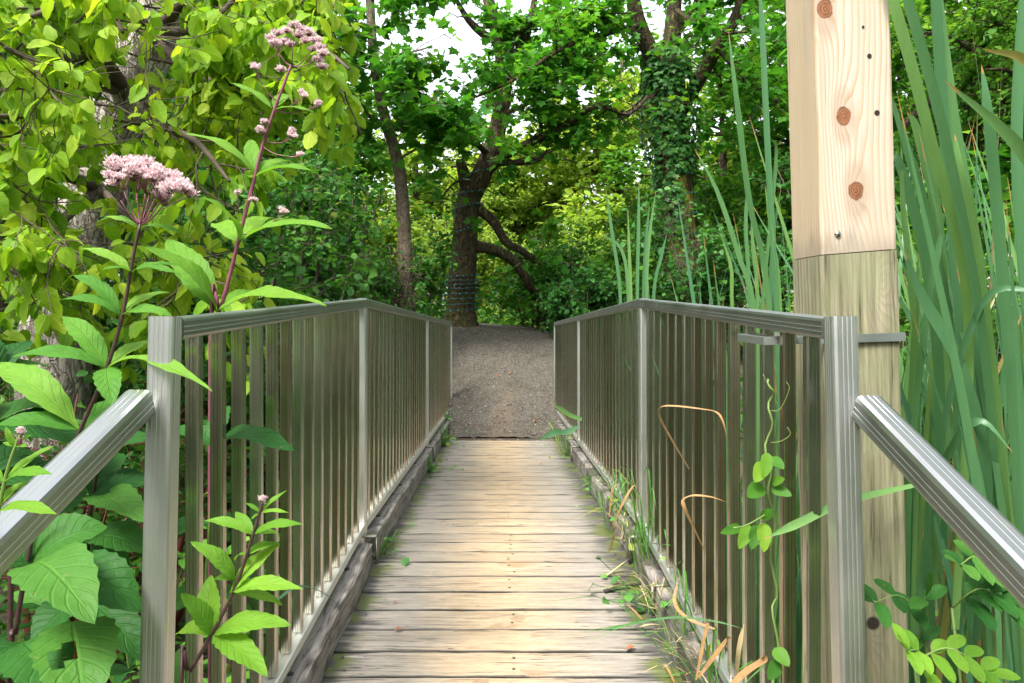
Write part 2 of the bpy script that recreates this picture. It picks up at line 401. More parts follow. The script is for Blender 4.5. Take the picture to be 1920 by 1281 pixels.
def metal(name, base=(.66, .67, .65), tint=(.36, .33, .27), stain=.4, rmin=.16, rmax=.34, brown=0):
    k = NT(name); p = k.pos()
    str_ = k.st(k.noise(k.mapped(p, (420, 420, 1.2)), 1.0, 2, .5))
    blot = k.st(k.noise(k.mapped(p, (7, 7, 5)), 1.0, 5, .6)); fine = k.st(k.noise(p, 260, 2))
    f = k.math('MULTIPLY', k.step(blot, .35, .95), stain)
    col = k.mix(f, base, tint)
    if brown: col = k.mix(k.math('MULTIPLY', k.n('ShaderNodeObjectInfo').outputs['Random'], brown), col, k.mix(1.0, col, (.62, .50, .36), 'MULTIPLY'))
    ro = k.math('ADD', k.math('MULTIPLY', blot, rmax-rmin), rmin)
    return k.done(k.princ(Base_Color=col, Metallic=1.0, Roughness=ro, Anisotropic=.0))
M['metal'] = metal('aluminium', (.68, .69, .67), (.52, .51, .47), .45, .36, .50)
M['metal_brace'] = metal('brushed_aluminium', (.44, .45, .45), (.34, .33, .30), .5, .30, .46)
M['metal_dull'] = metal('stained_aluminium', (.66, .66, .61), (.42, .38, .29), .6, .15, .27, .65)
M['metal_dark'] = metal('dull_bracket_metal', (.26, .25, .21), (.16, .14, .09), .8, .4, .55)
M['strap'] = metal('galvanised_strap', (.52, .56, .55), (.38, .40, .38), .4, .40, .55)

def deck_mat():
    k = NT('weathered_planks'); p = k.pos(); v = k.attr('v'); x, y, z = k.sep(p)
    off = k.math('MULTIPLY', v, 37.0)
    q = k.comb(k.math('ADD', x, off), k.math('ADD', y, k.math('MULTIPLY', v, 5.0)), z)
    g = k.noise(k.mapped(q, (5.5, 95, 95)), 1.0, 6, .62, .2)
    g2 = k.noise(k.mapped(q, (14, 230, 230)), 1.0, 3, .6)
    blot = k.noise(k.mapped(q, (4, 9, 9)), 1.0, 4, .6)
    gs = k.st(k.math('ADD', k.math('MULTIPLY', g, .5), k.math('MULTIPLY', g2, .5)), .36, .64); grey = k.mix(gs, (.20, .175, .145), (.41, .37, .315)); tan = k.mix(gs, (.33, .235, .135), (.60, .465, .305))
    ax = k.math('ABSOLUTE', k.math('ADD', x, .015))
    worn_glow = k.math('SUBTRACT', 1.0, k.step(k.math('ADD', ax, k.math('MULTIPLY', blot, .35)), .20, .58))  # foot wear down the middle; its tan also carries a painted warm glow
    base = k.mix(worn_glow, grey, tan)
    base = k.mix(k.math('MULTIPLY', k.step(v, .0, 1.), .25), base, k.mix(1.0, base, (.7, .68, .66), 'MULTIPLY'))
    lc = k.noise(k.mapped(q, (1.3, 60, 60), (7, 3, 1)), 1.0, 3, .5, .3); crack = k.math('MAXIMUM', k.math('SUBTRACT', 1.0, k.step(g, .315, .345)), k.math('MULTIPLY', k.math('SUBTRACT', 1.0, k.step(k.math('ABSOLUTE', k.math('SUBTRACT', lc, .5)), .006, .012)), k.step(k.noise(k.mapped(q, (2, 9, 9)), 1.0, 2), .46, .52)))
    base = k.mix(k.math('MULTIPLY', crack, .85), base, (.045, .03, .02))
    base = k.mix(k.math('MULTIPLY', k.step(g2, .585, .63), .38), base, (.12, .09, .06))
    spk = k.st(k.noise(k.mapped(q, (60, 140, 140)), 1.0, 3, .7)); base = k.mix(k.math('MULTIPLY', spk, .30), base, k.mix(1.0, base, (.62, .58, .55), 'MULTIPLY'))
    ed = k.attr('e'); base = k.mix(k.math('MULTIPLY', k.step(k.math('ADD', ed, k.math('MULTIPLY', k.math('SUBTRACT', blot, .5), .5)), .1, .75), .95), base, (.022, .02, .012))
    wet = k.math('MULTIPLY', k.step(k.noise(k.mapped(p, (7, 9, 7)), 1.0, 3, .5), .60, .66), k.math('SUBTRACT', 1.0, k.step(ax, .08, .2)))
    base = k.mix(k.math('MULTIPLY', wet, .55), base, (.24, .15, .07))
    # black algae creeping in along the grain from both ends, moss at the very ends
    en = k.math('ADD', ax, k.math('MULTIPLY', k.math('SUBTRACT', k.noise(k.mapped(q, (3.5, 60, 60)), 1.0, 5, .7), .5), .55))
    base = k.mix(k.math('MULTIPLY', k.step(en, .42, .52), .85), base, (.030, .029, .030))
    mo = k.math('MULTIPLY', k.step(k.math('ADD', ax, k.math('MULTIPLY', blot, .12)), .47, .58), k.step(k.noise(p, 9, 4), .46, .6))
    base = k.mix(k.math('MULTIPLY', mo, .8), base, (.10, .13, .015))
    for kx in (-.1, .30): pass
    h = k.math('ADD', k.math('MULTIPLY', g, 1.0), k.math('MULTIPLY', crack, -1.0))
    ro = k.math('ADD', .36, k.math('MULTIPLY', g, .35))
    return k.done(k.princ(Base_Color=base, Roughness=ro, Specular_IOR_Level=.5, Normal=k.bump(h, .5, .004)))
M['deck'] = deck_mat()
def kerb_mat():
    k = NT('weathered_kerb'); p = k.pos(); x, y, z = k.sep(p)
    g = k.noise(k.mapped(p, (75, 5.5, 75)), 1.0, 6, .65, .3); b = k.noise(k.mapped(p, (9, 5, 9)), 1.0, 5, .6)
    base = k.mix(k.st(g), (.075, .063, .054), (.37, .335, .295))
    base = k.mix(k.math('MULTIPLY', k.math('SUBTRACT', 1.0, k.step(g, .32, .42)), .85), base, (.02, .018, .016))
    base = k.mix(k.math('MULTIPLY', k.step(b, .52, .66), .7), base, (.045, .042, .042))
    rt = k.math('MULTIPLY', k.step(x, .1, .2), k.step(k.noise(p, 6, 4), .45, .6))
    base = k.mix(k.math('MULTIPLY', rt, .85), base, (.040, .040, .022))
    return k.done(k.princ(Base_Color=base, Roughness=.85, Normal=k.bump(g, .9, .008)))
M['kerb'] = kerb_mat()
def gravel_mat():
    k = NT('gravel_path'); p = k.pos(); x, y, z = k.sep(p)
    vo = k.n('ShaderNodeTexVoronoi', Vector=p, Scale=70.0); vo2 = k.n('ShaderNodeTexVoronoi', Vector=p, Scale=150.0)
    c1 = k.sep(vo.outputs['Color'])[0]; c2 = k.sep(vo2.outputs['Color'])[1]
    st = k.ramp(c1, [(0, (.038, .034, .027)), (.5, (.088, .079, .064)), (.9, (.20, .175, .135)), (1, (.32, .29, .24))])
    st2 = k.ramp(c2, [(0, (.042, .037, .029)), (1, (.148, .136, .113))])
    base = k.mix(.45, st, st2)
    big = k.noise(p, 1.1, 4, .6)
    base = k.mix(k.math('MULTIPLY', big, .5), base, k.mix(1.0, base, (.62, .56, .5), 'MULTIPLY'))
    ax = k.math('ABSOLUTE', k.math('ADD', x, k.math('MULTIPLY', k.math('SUBTRACT', k.noise(p, 1.7, 3), .5), .5)))
    foot = k.math('MULTIPLY', k.math('SUBTRACT', 1.0, k.step(ax, .02, .22)), k.math('SUBTRACT', 1.0, k.step(y, 7.6, 9.6)))
    base = k.mix(k.math('MULTIPLY', foot, .5), base, (.17, .125, .08))
    soil = k.math('MULTIPLY', k.step(k.noise(p, 3.5, 5, .65), .5, .62), k.math('SUBTRACT', 1.0, k.step(y, 8.2, 10.5)))
    base = k.mix(k.math('MULTIPLY', soil, .4), base, (.075, .052, .034))
    h = k.math('ADD', vo.outputs['Distance'], k.math('MULTIPLY', vo2.outputs['Distance'], .5))
    return k.done(k.princ(Base_Color=base, Roughness=.9, Specular_IOR_Level=.25, Normal=k.bump(h, .8, .012)))
M['gravel'] = gravel_mat()
def soil_mat():
    k = NT('forest_soil'); p = k.pos(); n = k.noise(p, 6, 6, .65); n2 = k.noise(p, 1.2, 4)
    base = k.mix(k.st(n), (.022, .016, .010), (.085, .06, .035)); base = k.mix(k.step(n2, .45, .65), base, k.mix(n, (.02, .035, .010), (.06, .09, .022)))
    return k.done(k.princ(Base_Color=base, Roughness=.95, Normal=k.bump(n, .8, .04)))
M['soil'] = soil_mat()
k = NT('pebble'); vv = k.attr('v')
M['pebble'] = k.done(k.princ(Base_Color=k.ramp(vv, [(0, (.04, .034, .027)), (.75, (.13, .112, .09)), (1, (.30, .275, .23))]), Roughness=.85))

def pale_wood(knots):
    """sawn pine, local coords: x across the face, z up the post; growth rings close round each knot"""
    k = NT('pale_pine'); o = k.obj(); x, y, z = k.sep(o)
    u = k.math('ADD', x, k.math('MULTIPLY', y, 1.0))
    ph = k.math('MULTIPLY', u, 95.0)
    ph = k.math('ADD', ph, k.math('MULTIPLY', k.noise(k.mapped(o, (9, 9, 1.6)), 1.0, 3), 3.5))
    core = None; halo = None
    for (kx, kz, r) in knots:
        dx = k.math('MULTIPLY', k.math('SUBTRACT', x, kx), 1/r); dz = k.math('MULTIPLY', k.math('SUBTRACT', z, kz), 1/r)
        d1 = k.math('SQRT', k.math('ADD', k.math('MULTIPLY', dx, dx), k.math('MULTIPLY', k.math('MULTIPLY', dz, dz), .62)))
        d2 = k.math('SQRT', k.math('ADD', k.math('MULTIPLY', dx, dx), k.math('MULTIPLY', k.math('MULTIPLY', dz, dz), .16)))
        ph = k.math('ADD', ph, k.math('MULTIPLY', 5.0, k.math('POWER', 2.718, k.math('MULTIPLY', d2, -.55))))
        fr = k.math('LESS_THAN', k.math('ABSOLUTE', y), 10.)
        nn = k.math('MULTIPLY', k.math('SUBTRACT', k.noise(o, 60, 3), .5), .55)
        front = k.math('SUBTRACT', 1.0, k.step(y, -.07, -.05))
        c = k.math('MULTIPLY', k.math('SUBTRACT', 1.0, k.step(k.math('ADD', d1, nn), .80, 1.0)), front)
        hl = k.math('MULTIPLY', k.math('SUBTRACT', 1.0, k.step(k.math('ADD', d2, nn), 1.0, 1.9)), front)
        rg = k.math('MULTIPLY', c, k.math('MULTIPLY_ADD', k.math('SINE', k.math('MULTIPLY', k.math('ADD', d1, nn), 22.0)), .5, .5)); rings = rg if core is None else k.math('MAXIMUM', rings, rg)
        core = c if core is None else k.math('MAXIMUM', core, c); halo = hl if halo is None else k.math('MAXIMUM', halo, hl)
    w = k.math('FRACT', ph); ring = k.math('POWER', w, 2.2)
    fine = k.noise(k.mapped(o, (300, 300, 6)), 1.0, 3)
    wide = k.noise(k.mapped(o, (14, 14, 1.2)), 1.0, 3)
    wide = k.st(wide); fine = k.st(fine); base = k.mix(wide, (.45, .37, .275), (.58, .52, .435))
    base = k.mix(k.math('MULTIPLY', ring, k.math('MULTIPLY_ADD', wide, .45, .45)), base, (.40, .235, .10))
    base = k.mix(k.math('MULTIPLY', fine, .22), base, (.58, .50, .42))
    left = k.step(x, -.081, -.078)
    base = k.mix(k.math('SUBTRACT', 1.0, left), base, k.mix(1.0, base, (.95, .90, .80), 'MULTIPLY'))
    base = k.mix(k.math('MULTIPLY', halo, .42), base, (.33, .21, .13))
    jn = k.math('MULTIPLY', k.math('SUBTRACT', 1.0, k.step(k.math('ADD', z, k.math('MULTIPLY', k.noise(k.mapped(o, (25, 25, 4)), 1.0, 3), -.12)), 1.315, 1.37)), .6)
    base = k.mix(jn, base, (.26, .215, .16))
    gy = k.math('MULTIPLY', k.step(k.noise(k.mapped(o, (12, 12, 2.2), (5, 2, 0)), 1.0, 3), .55, .72), .45)
    base = k.mix(gy, base, (.36, .33, .29))
    kc = k.mix(k.math('MULTIPLY_ADD', rings, .55, k.math('MULTIPLY', k.st(k.noise(o, 90, 4)), .45)), (.075, .022, .008), (.34, .135, .055))
    base = k.mix(k.math('MULTIPLY', core, .95), base, kc)
    crk = k.math('SUBTRACT', 1.0, k.step(k.noise(k.mapped(o, (70, 70, 1.0), (3, 0, 0)), 1.0, 4), .29, .325))
    base = k.mix(k.math('MULTIPLY', crk, .7), base, (.16, .10, .05))
    return k.done(k.princ(Base_Color=base, Roughness=.62, Specular_IOR_Level=.3, Normal=k.bump(k.math('ADD', fine, k.math('MULTIPLY', crk, -2.0)), .25, .002)))
def old_wood(knots):
    k = NT('mossy_old_post'); o = k.obj(); x, y, z = k.sep(o)
    ph = k.math('MULTIPLY', k.math('ADD', x, y), 60.0)
    for (kx, kz, r) in knots:
        dx = k.math('MULTIPLY', k.math('SUBTRACT', x, kx), 1/r); dz = k.math('MULTIPLY', k.math('SUBTRACT', z, kz), .55/r)
        d = k.math('SQRT', k.math('ADD', k.math('MULTIPLY', dx, dx), k.math('MULTIPLY', dz, dz)))
        ph = k.math('ADD', ph, k.math('MULTIPLY', 7.0, k.math('POWER', 2.718, k.math('MULTIPLY', d, -.7))))
    g = k.noise(k.mapped(o, (75, 75, 2.6)), 1.0, 6, .65, .4)
    ring = k.math('POWER', k.math('FRACT', k.math('ADD', ph, k.math('MULTIPLY', g, 1.5))), 2.0)
    b = k.noise(k.mapped(o, (12, 12, 5)), 1.0, 5, .6)
    gs = k.st(g); base = k.mix(gs, (.09, .07, .036), (.40, .335, .215))
    base = k.mix(k.math('MULTIPLY', ring, .6), base, (.12, .085, .042))
    base = k.mix(k.math('MULTIPLY', k.step(b, .38, .58), .68), base, k.mix(gs, (.085, .10, .028), (.255, .275, .115)))
    up = k.step(z, .15, .55)
    base = k.mix(k.math('MULTIPLY', up, .3), base, k.mix(gs, (.17, .17, .11), (.42, .415, .30)))
    base = k.mix(k.math('MULTIPLY', k.math('SUBTRACT', 1.0, k.step(g, .34, .41)), .8), base, (.05, .036, .02))
    dn = k.math('SUBTRACT', 1.0, k.step(k.math('ADD', z, k.math('MULTIPLY', b, .3)), -.15, .35))
    base = k.mix(k.math('MULTIPLY', dn, .5), base, (.13, .095, .045))
    for (kx, kz, r) in knots[-1:]:
        dx = k.math('SUBTRACT', x, kx); dz = k.math('SUBTRACT', z, kz)
        d = k.math('SQRT', k.math('ADD', k.math('MULTIPLY', dx, dx), k.math('MULTIPLY', dz, dz)))
        base = k.mix(k.math('SUBTRACT', 1.0, k.step(d, r*.7, r*1.1)), base, (.022, .015, .01))
    return k.done(k.princ(Base_Color=base, Roughness=.85, Normal=k.bump(g, .7, .005)))
# ---------------------------------------------------------------- ground and path
def axis(lim, near, far, step0, grow_):
    a = [0.0]; st = step0
    while a[-1] < lim:
        if a[-1] > near: st *= grow_
        a.append(a[-1]+st)
    return np.array(a)
ax_ = axis(150, 9, 0, .22, 1.13); X = np.concatenate([-ax_[:0:-1], ax_])
ay = axis(220, 18, 0, .22, 1.12); ayn = axis(70, 3, 0, .25, 1.25); Y = np.concatenate([-ayn[:0:-1], ay])
gx, gy = np.meshgrid(X, Y); gz = hgt(gx, gy)
nx, ny = len(X), len(Y)
q = [(j*nx+i, j*nx+i+1, (j+1)*nx+i+1, (j+1)*nx+i) for j in range(ny-1) for i in range(nx-1)]
mb = MB(); mb.add(np.stack([gx, gy, gz], -1).reshape(-1, 3), [A(q)])
tag(mb.build('ground', M['soil']), kind='structure')
def path_sheet(y0, y1, wl, wr, name):
    mb = MB(); ys = np.arange(y0, y1+.01, .11); us = np.linspace(0, 1, 34)
    V = []
    for y in ys:
        l, r = wl(y), wr(y)
        x = l+(r-l)*us; z = hgt(x, np.full_like(x, y))+.012+.005*np.sin(x*9+y*5)*np.sin(y*7-x*4)+.006*rng.normal(0, 1, len(x))
        e = np.minimum(us, 1-us)*8; z = z-.05*(1-np.clip(e, 0, 1))
        V.append(np.stack([x, np.full_like(x, y), z], -1))
    n = len(us)
    mb.add(np.concatenate(V), [A([(j*n+i, j*n+i+1, (j+1)*n+i+1, (j+1)*n+i) for j in range(len(ys)-1) for i in range(n-1)])])
    tag(mb.build(name, M['gravel']), kind='structure')
path_sheet(7.05, 15.5, lambda y: -.62-.75*float(ss(7.1, 9.5, y))-2.6*float(ss(10.5, 13, y)), lambda y: .64+.8*float(ss(7.1, 9.5, y))+3.4*float(ss(10.5, 13, y)), 'gravel_path')
path_sheet(-7, 1.04, lambda y: -.9, lambda y: .9, 'gravel_path')
# loose stones lying on the path
mb = MB(); n = 9000
py = 6.98+(rng.random(n)**1.5)*5.3; px = (rng.random(n)-.5)*1.7; r = rng.uniform(.003, .009, n)*(1+.8*(rng.random(n) > .96))
O = A([[1, 0, 0], [-1, 0, 0], [0, 1, 0], [0, -1, 0], [0, 0, .8], [0, 0, -.8]]); OF = A([[0, 2, 4], [2, 1, 4], [1, 3, 4], [3, 0, 4], [2, 0, 5], [1, 2, 5], [3, 1, 5], [0, 3, 5]])
a = rng.uniform(0, 6.3, n); ca, sa = np.cos(a), np.sin(a); sc = rng.uniform(.7, 1.3, (n, 6, 3))
Vv = O[None]*sc*r[:, None, None]
Vr = np.stack([Vv[..., 0]*ca[:, None]-Vv[..., 1]*sa[:, None], Vv[..., 0]*sa[:, None]+Vv[..., 1]*ca[:, None], Vv[..., 2]], -1)
Vr += np.stack([px, py, np.where(py < 7.16, .0125-.0414*(py-7.0), hgt(px, py)+.014)], -1)[:, None]
mb.add(Vr.reshape(-1, 3), [(OF[None]+(np.arange(n)*6)[:, None, None]).reshape(-1, 3)], v=np.repeat(rng.random(n), 6))
tag(mb.build('gravel', M['pebble'], smooth=False), label='loose grey gravel stones scattered on the rising path', cat='gravel', kind='stuff')

# ---------------------------------------------------------------- footbridge
bridge = thing('footbridge', 'weathered plank footbridge with silver metal railings leading to the gravel path', 'footbridge', loc=(0, 0, 0))
mb = MB(); pitch = .153
k0 = int((2.275-1.02)/pitch); ys = 2.275-k0*pitch
i = 0
while ys+.145 < 7.16:
    w = .1425+rng.normal(0, .0015); yc = ys+w/2; z = zdeck(yc); v = rng.random()
    xl, xr = -.60+rng.normal(0, .004), .60+rng.normal(0, .004)
    sl = 0.0407 if yc < 3.18 else -.0414; rot = rng.normal(0, .002); cup = rng.normal(0, .002)
    nx_ = 17; xs = np.linspace(xl, xr, nx_)
    pr = [(-.5, -.034), (-.5, -.004), (-.475, -.0005), (-.44, 0), (-.2, .001+cup), (.2, .001+cup), (.44, 0), (.475, -.0005), (.5, -.004), (.5, -.034)]
    E = []; V = []
    wob = np.cumsum(rng.normal(0, .0009, nx_)); wob -= wob.mean(); wz = rng.normal(0, .0008, nx_)
    for a_, x in enumerate(xs):
        for (u, h) in pr: V.append((x, yc+u*w+wob[a_]*(1 if abs(u) > .4 else 0)+rot*x, z+h+u*w*sl+wz[a_])); E.append(1. if abs(u) > .49 else (.3 if abs(u) > .46 else 0.) if abs(u) > .4 else 0.)
    m = len(pr); fq = [(a_*m+b, (a_+1)*m+b, (a_+1)*m+(b+1) % m, a_*m+(b+1) % m) for a_ in range(nx_-1) for b in range(m)]
    mb.add(A(V), [A(fq), np.arange(m)[None, :], (np.arange(m)+(nx_-1)*m)[None, ::-1]], v=v, e=A(E))
    ys += pitch; i += 1
yn = 2.275-k0*pitch+.072
while yn < 7.1:                                            # nail heads
    for xx in (-.50, .03, .50):
        for dy in (-.035, .035):
            c = A([xx+rng.normal(0, .008), yn+dy+rng.normal(0, .004), zdeck(yn+dy)+.0012])
            a_ = np.arange(7)*2*math.pi/7
            mb.add(c+.0055*np.stack([np.cos(a_), np.sin(a_), 0*a_], -1), [np.arange(7)[None]], v=.5, e=1.)
    yn += pitch
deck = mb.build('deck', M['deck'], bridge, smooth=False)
mb = MB()
for xx in (-.42, 0, .42):
    for (a_, b_) in ((1.05, 3.18), (3.18, 7.1)):
        extrude(mb, profile_rect(.08, .2, .004), (xx, a_, zdeck(a_+1e-4)-.137), (xx, b_, zdeck(b_-1e-4 if b_ < 4 else b_)-.137), (1, 0, 0))
mb.build('stringer', M['kerb'], bridge, smooth=False)
POSTS = [1.335, 3.18, 5.83, 8.53]
def kerb(sx, y0, y1):
    mb = MB(); n = 26; pr = profile_rect(.088, .112, .007)
    c0 = A([sx*.586, y0, zdeck(y0)+.056]); c1 = A([sx*.586, y1, zdeck(y1)+.056])
    b0 = mb.n; extrude(mb, pr, c0, c1, (1, 0, 0), n)
    V = mb.V[-1]; m = len(pr)
    for k_ in range(n+1):
        V[k_*m:(k_+1)*m] += rng.normal(0, .0013, (m, 3))*A([1, .3, 1])+A([.003*math.sin(k_*.7+sx), 0, .002*math.sin(k_*1.1)])
    o = mb.build('kerb_beam', M['kerb'], bridge, smooth=False)
    yb = y0+.3
    while yb < y1-.1:
        mbn = MB(); tube(mbn, [(sx*.590, yb, zdeck(yb)+.100), (sx*.590, yb, zdeck(yb)+.116)], .011, 8); yb += .75
        mbn.build('bolt', M['stick'], o)
    return o
def plate(sx, y):
    mb = MB(); z = zdeck(y)
    box(mb, (min(sx*.535, sx*.640), y-.030, z+.113), (max(sx*.535, sx*.640), y+.030, z+.119), .002)
    box(mb, (min(sx*.531, sx*.5365), y-.030, z+.004), (max(sx*.531, sx*.5365), y+.030, z+.1125), .002)
    mb.build('bracket', M['metal_dark'], bridge)
for sx in (-1, 1):
    for (a_, b_) in ((1.02, 3.10), (3.24, 5.76), (5.90, 8.45)): kerb(sx, a_, b_)
    for y in POSTS[1:3]: plate(sx, y)
mb = MB()
for yy in (2.66,):
    z = zdeck(yy); box(mb, (.535, yy-.006, z+.108), (.64, yy+.006, z+.121), .002); box(mb, (.528, yy-.006, z+.01), (.540, yy+.006, z+.119), .002)
mb.build('pipe_strap', M['metal_dark'], bridge)
def ztop(y):    # underside reference of the handrail
    return 1.232+(y-1.335)*.0316 if y < 3.18 else 1.290-(y-3.18)*.0372
def railing(sx):
    xr = sx*.603
    pr = profile_rect(.045, .040, .007, 2, .0007); prb = profile_rect(.046, .030, .004, 1, .001)
    mb = MB()
    for (a_, b_) in ((1.36, 3.185), (3.18, 8.55)):
        extrude(mb, pr, (xr, a_, ztop(a_)-.020+.003*(a_ > 3)), (xr, b_, ztop(b_)-.020), (1, 0, 0))
    top = mb.build('railing', M['metal_brace'], bridge, smooth=False)
    mb = MB()
    for i_, (a_, b_) in enumerate(((1.362, 3.155), (3.205, 5.805), (5.855, 8.505))):
        extrude(mb, prb, (xr, a_, zdeck(a_)+.158), (xr, b_, zdeck(b_)+.158), (1, 0, 0))
    mb.build('bottom_rail', M['metal'], top, smooth=False)
    ppr = profile_rect(.046, .046, .007, 3, .0006)
    for i_, y in enumerate(POSTS):
        mb = MB(); zt = 1.235 if i_ == 0 else ztop(y)-.041
        zb = zdeck(y)+(-.35 if i_ in (0, 3) else .119)
        sl = -.035 if i_ == 0 else -.004
        extrude(mb, ppr, (xr+sx*.012*(i_ == 0), y+sl*(zt-zb), zb), (xr, y, zt), (1, 0, 0))
        mb.build('post', M['metal'], top, smooth=False)
    bp = profile_rect(.028, .025, .004, 2, .0018)
    first = None
    for i_, n in enumerate((14, 21, 21)):
        a_, b_ = POSTS[i_]+.0, POSTS[i_+1]
        for j in range(n):
            y = a_+(b_-a_)*(j+1)/(n+1)
            zb = zdeck(y)+.174; zt = ztop(y)-.041; h = zt-zb
            if first is None:
                mb = MB(); extrude(mb, bp, (0, 0, 0), (0, 0, 1.0), (1, 0, 0)); first = mb.build('baluster', M['metal_dull'], top, smooth=False); o = first
            else:
                o = first.copy(); COL.objects.link(o); o.parent = top
            o.location = (xr, y, zb); o.scale = (1, 1, h)
    mb = MB(); bpr = profile_rect(.048, .050, .010, 2, .0006)
    if sx < 0: p0, p1 = A([-.632, 1.300, 1.086]), A([-.690, -1.15, .155])
    else: p0, p1 = A([.634, 1.300, 1.076]), A([.690, -1.15, .105])
    extrude(mb, bpr, p0, p1, (1, 0, 0))
    mb.build('brace', M['metal_brace'], top, smooth=False)
    mb = MB(); pts = [p0+A([sx*.0, .010, .016]), p0+A([0, .012, 0]), p0+A([0, .008, -.036])]
    tube(mb, pts, .006, 6, .3); mb.build('weld', M['metal_dull'], top)
    return top
railing(-1); railing(1)

# ---------------------------------------------------------------- tall timber post
post = thing('timber_post', 'tall square timber post, pale new pine spliced on an old mossy base', 'post', loc=(.812, 1.7025, 0))
post.rotation_euler = (0, -.028, 0)
zj = 1.372
KN = [(-.060, 1.9015, .019), (-.026, 1.668, .018), (-.004, 1.506, .0185)]
M['pine'] = pale_wood(KN)
M['oldpost'] = old_wood([(.045, 1.30, .030), (-.03, .95, .012), (.006, .567, .016)])
def post_piece(name, z0, z1, mat, jit, tilt0=0, tilt1=0, hw=.0825):
    mb = MB(); n = 24; pr = profile_rect(hw*2, hw*2, .006)
    extrude(mb, pr, (0, 0, z0), (0, 0, z1), (1, 0, 0), n); V = mb.V[-1]; m = len(pr)
    V[:m, 2] += tilt0*V[:m, 0]; V[-m:, 2] += tilt1*V[-m:, 0]
    V += rng.normal(0, jit, V.shape)*A([1, 1, 0])
    return mb.build(name, mat, post, smooth=False)
up = post_piece('new_timber', zj+.001, 3.2, M['pine'], .0003, .05, 0)
lo = post_piece('old_timber', -.62, zj-.001, M['oldpost'], .0009, 0, .05, .0835)
up['label'] = 'pale new pine with three brown knots'; lo['label'] = 'grey green weathered old timber'
def disc(mb, c, r, n=12, dep=.0):
    a_ = np.arange(n)*2*math.pi/n
    mb.add(A(c)+r*np.stack([np.cos(a_), 0*a_, np.sin(a_)], -1), [np.arange(n)[None]])
for (x, z, r) in ((.033, 1.797, .005), (.046, 1.673, .006), (.021, 1.86, .003)):
    mb = MB(); disc(mb, (x, -.0837, z), r); tube(mb, [(x, -.0836, z), (x, -.081, z)], r*.9, 10); mb.build('bolt_hole', M['hole'], up, smooth=False)
mb = MB(); tube(mb, [(-.047, -.081, 1.413), (-.047, -.0865, 1.413)], .0065, 8); mb.build('bolt', M['bolt'], up)
mb = MB(); zs = 1.186; th = .003
x0, x1 = .565-.778-.0, .0875
for (lo_, hi_) in (((x0, -.0915, zs-.009), (x1, -.0885, zs+.009)), ((x1, -.0915, zs-.009), (x1+th, .093, zs+.009)),
                   ((x0, .088, zs-.009), (x1, .091, zs+.009)), ((x0-th, -.0915, zs-.009), (x0, .091, zs+.009))):
    box(mb, lo_, hi_, .0008)
tube(mb, [(x0+.075, -.094, zs), (x0+.075, -.089, zs)], .007, 8)
mb.build('strap', M['strap'], post, smooth=False)
# ---------------------------------------------------------------- joe-pye weeds and other near plants (left)
def florets(mb, centers, r=.0055, k=5, dome=None):
    """small fluffy florets: each a bundle of narrow petals fanning upward"""
    c = np.asarray(centers); n = len(c)
    lv = Leaves()
    for _ in range(k):
        d = rnd(n)*.75+A([0, -.15, 1.0])*.8
        lv.add(c, d, rnd(n), r*rng.uniform(.8, 1.5, n), np.clip(.45+rng.normal(0, .25, n), 0, 1))
    V = A([[0, 0, 0], [.16, .5, 0], [.09, 1, .05], [-.09, 1, .05], [-.16, .5, 0]])
    lv.to(mb, (V, [A([[0, 1, 2, 3, 4]])]))
def head(parent, base, clusters, per=60, rc=.017, stem_mat='stem_purple', fr=.0055):
    """flower head: stalks from base to every cluster, florets round each"""
    st = MB(); fl = MB()
    hubs = [base*.36+A(clusters[q][0])*.64+A([0, 0, -.012]) for q in range(0, len(clusters), 5)]
    for h_ in hubs: tube(st, smooth_path([base, base*.55+h_*.45+A([0, 0, -.006]), h_], 6), np.linspace(.0018, .0011, 6), 5)
    for (c, s) in clusters:
        c = A(c); hb = min(hubs, key=lambda q: np.linalg.norm(q-c)); mid = hb*.5+c*.5+A([0, 0, -.003])
        tube(st, smooth_path([hb, mid, c+A([0, 0, -.4*rc*s])], 5), np.linspace(.0009, .0006, 5), 4)
        pts = c+rnd(int(per*s*s))*A([1, 1, .55])*rc*s*rng.uniform(.25, 1.0, (int(per*s*s), 1))
        florets(fl, pts, fr, 5)
        for p in pts[::3]: tube(st, [c+A([0, 0, -.5*rc*s]), p], .0005, 3, caps=False)
    h = fl.build('flower_head', M['petal'], parent); st.build('flower_stalk', M[stem_mat], h)
    return h
def stem_plant(name, label, cat, d, stem, r, nodes, leafmat, stemmat, group=None, arch=.10, holes={}):
    """stem: list of (px,py[,d]); nodes: (basepx,basepy,[(tipx,tipy,depthshift,width)])"""
    pts = [P(s[0], s[1], s[2] if len(s) > 2 else d) for s in stem]
    base = pts[0].copy(); root = base.copy(); root[2] = float(hgt(base[0], base[1]))
    t = thing(name, label, cat, group, loc=root)
    mb = MB(); allp = ([root-base*0+A([0, 0, -.05])] if base[2]-root[2] > .03 else [])+pts
    tube(mb, smooth_path(allp, 28)-root, np.linspace(r, r*.55, 28), 8); mb.build('stem', M[stemmat], t)
    lf = MB()
    for nd in nodes:
        bd = nd[3] if len(nd) > 3 else d
        b = P(nd[0], nd[1], bd)
        for (tx, ty, ds, w) in nd[2]:
            tip = P(tx, ty, bd+ds); L = np.linalg.norm(tip-b)
            leaf_to(lf, b-root, tip-root, w, arch*rng.uniform(.6, 1.5), 17, .05, .22+rng.uniform(-.08, .1), roll=rng.uniform(-.25, .25), hole=holes.get((tx, ty), ()))
    lf.build('foliage', M[leafmat], t)
    return t, root
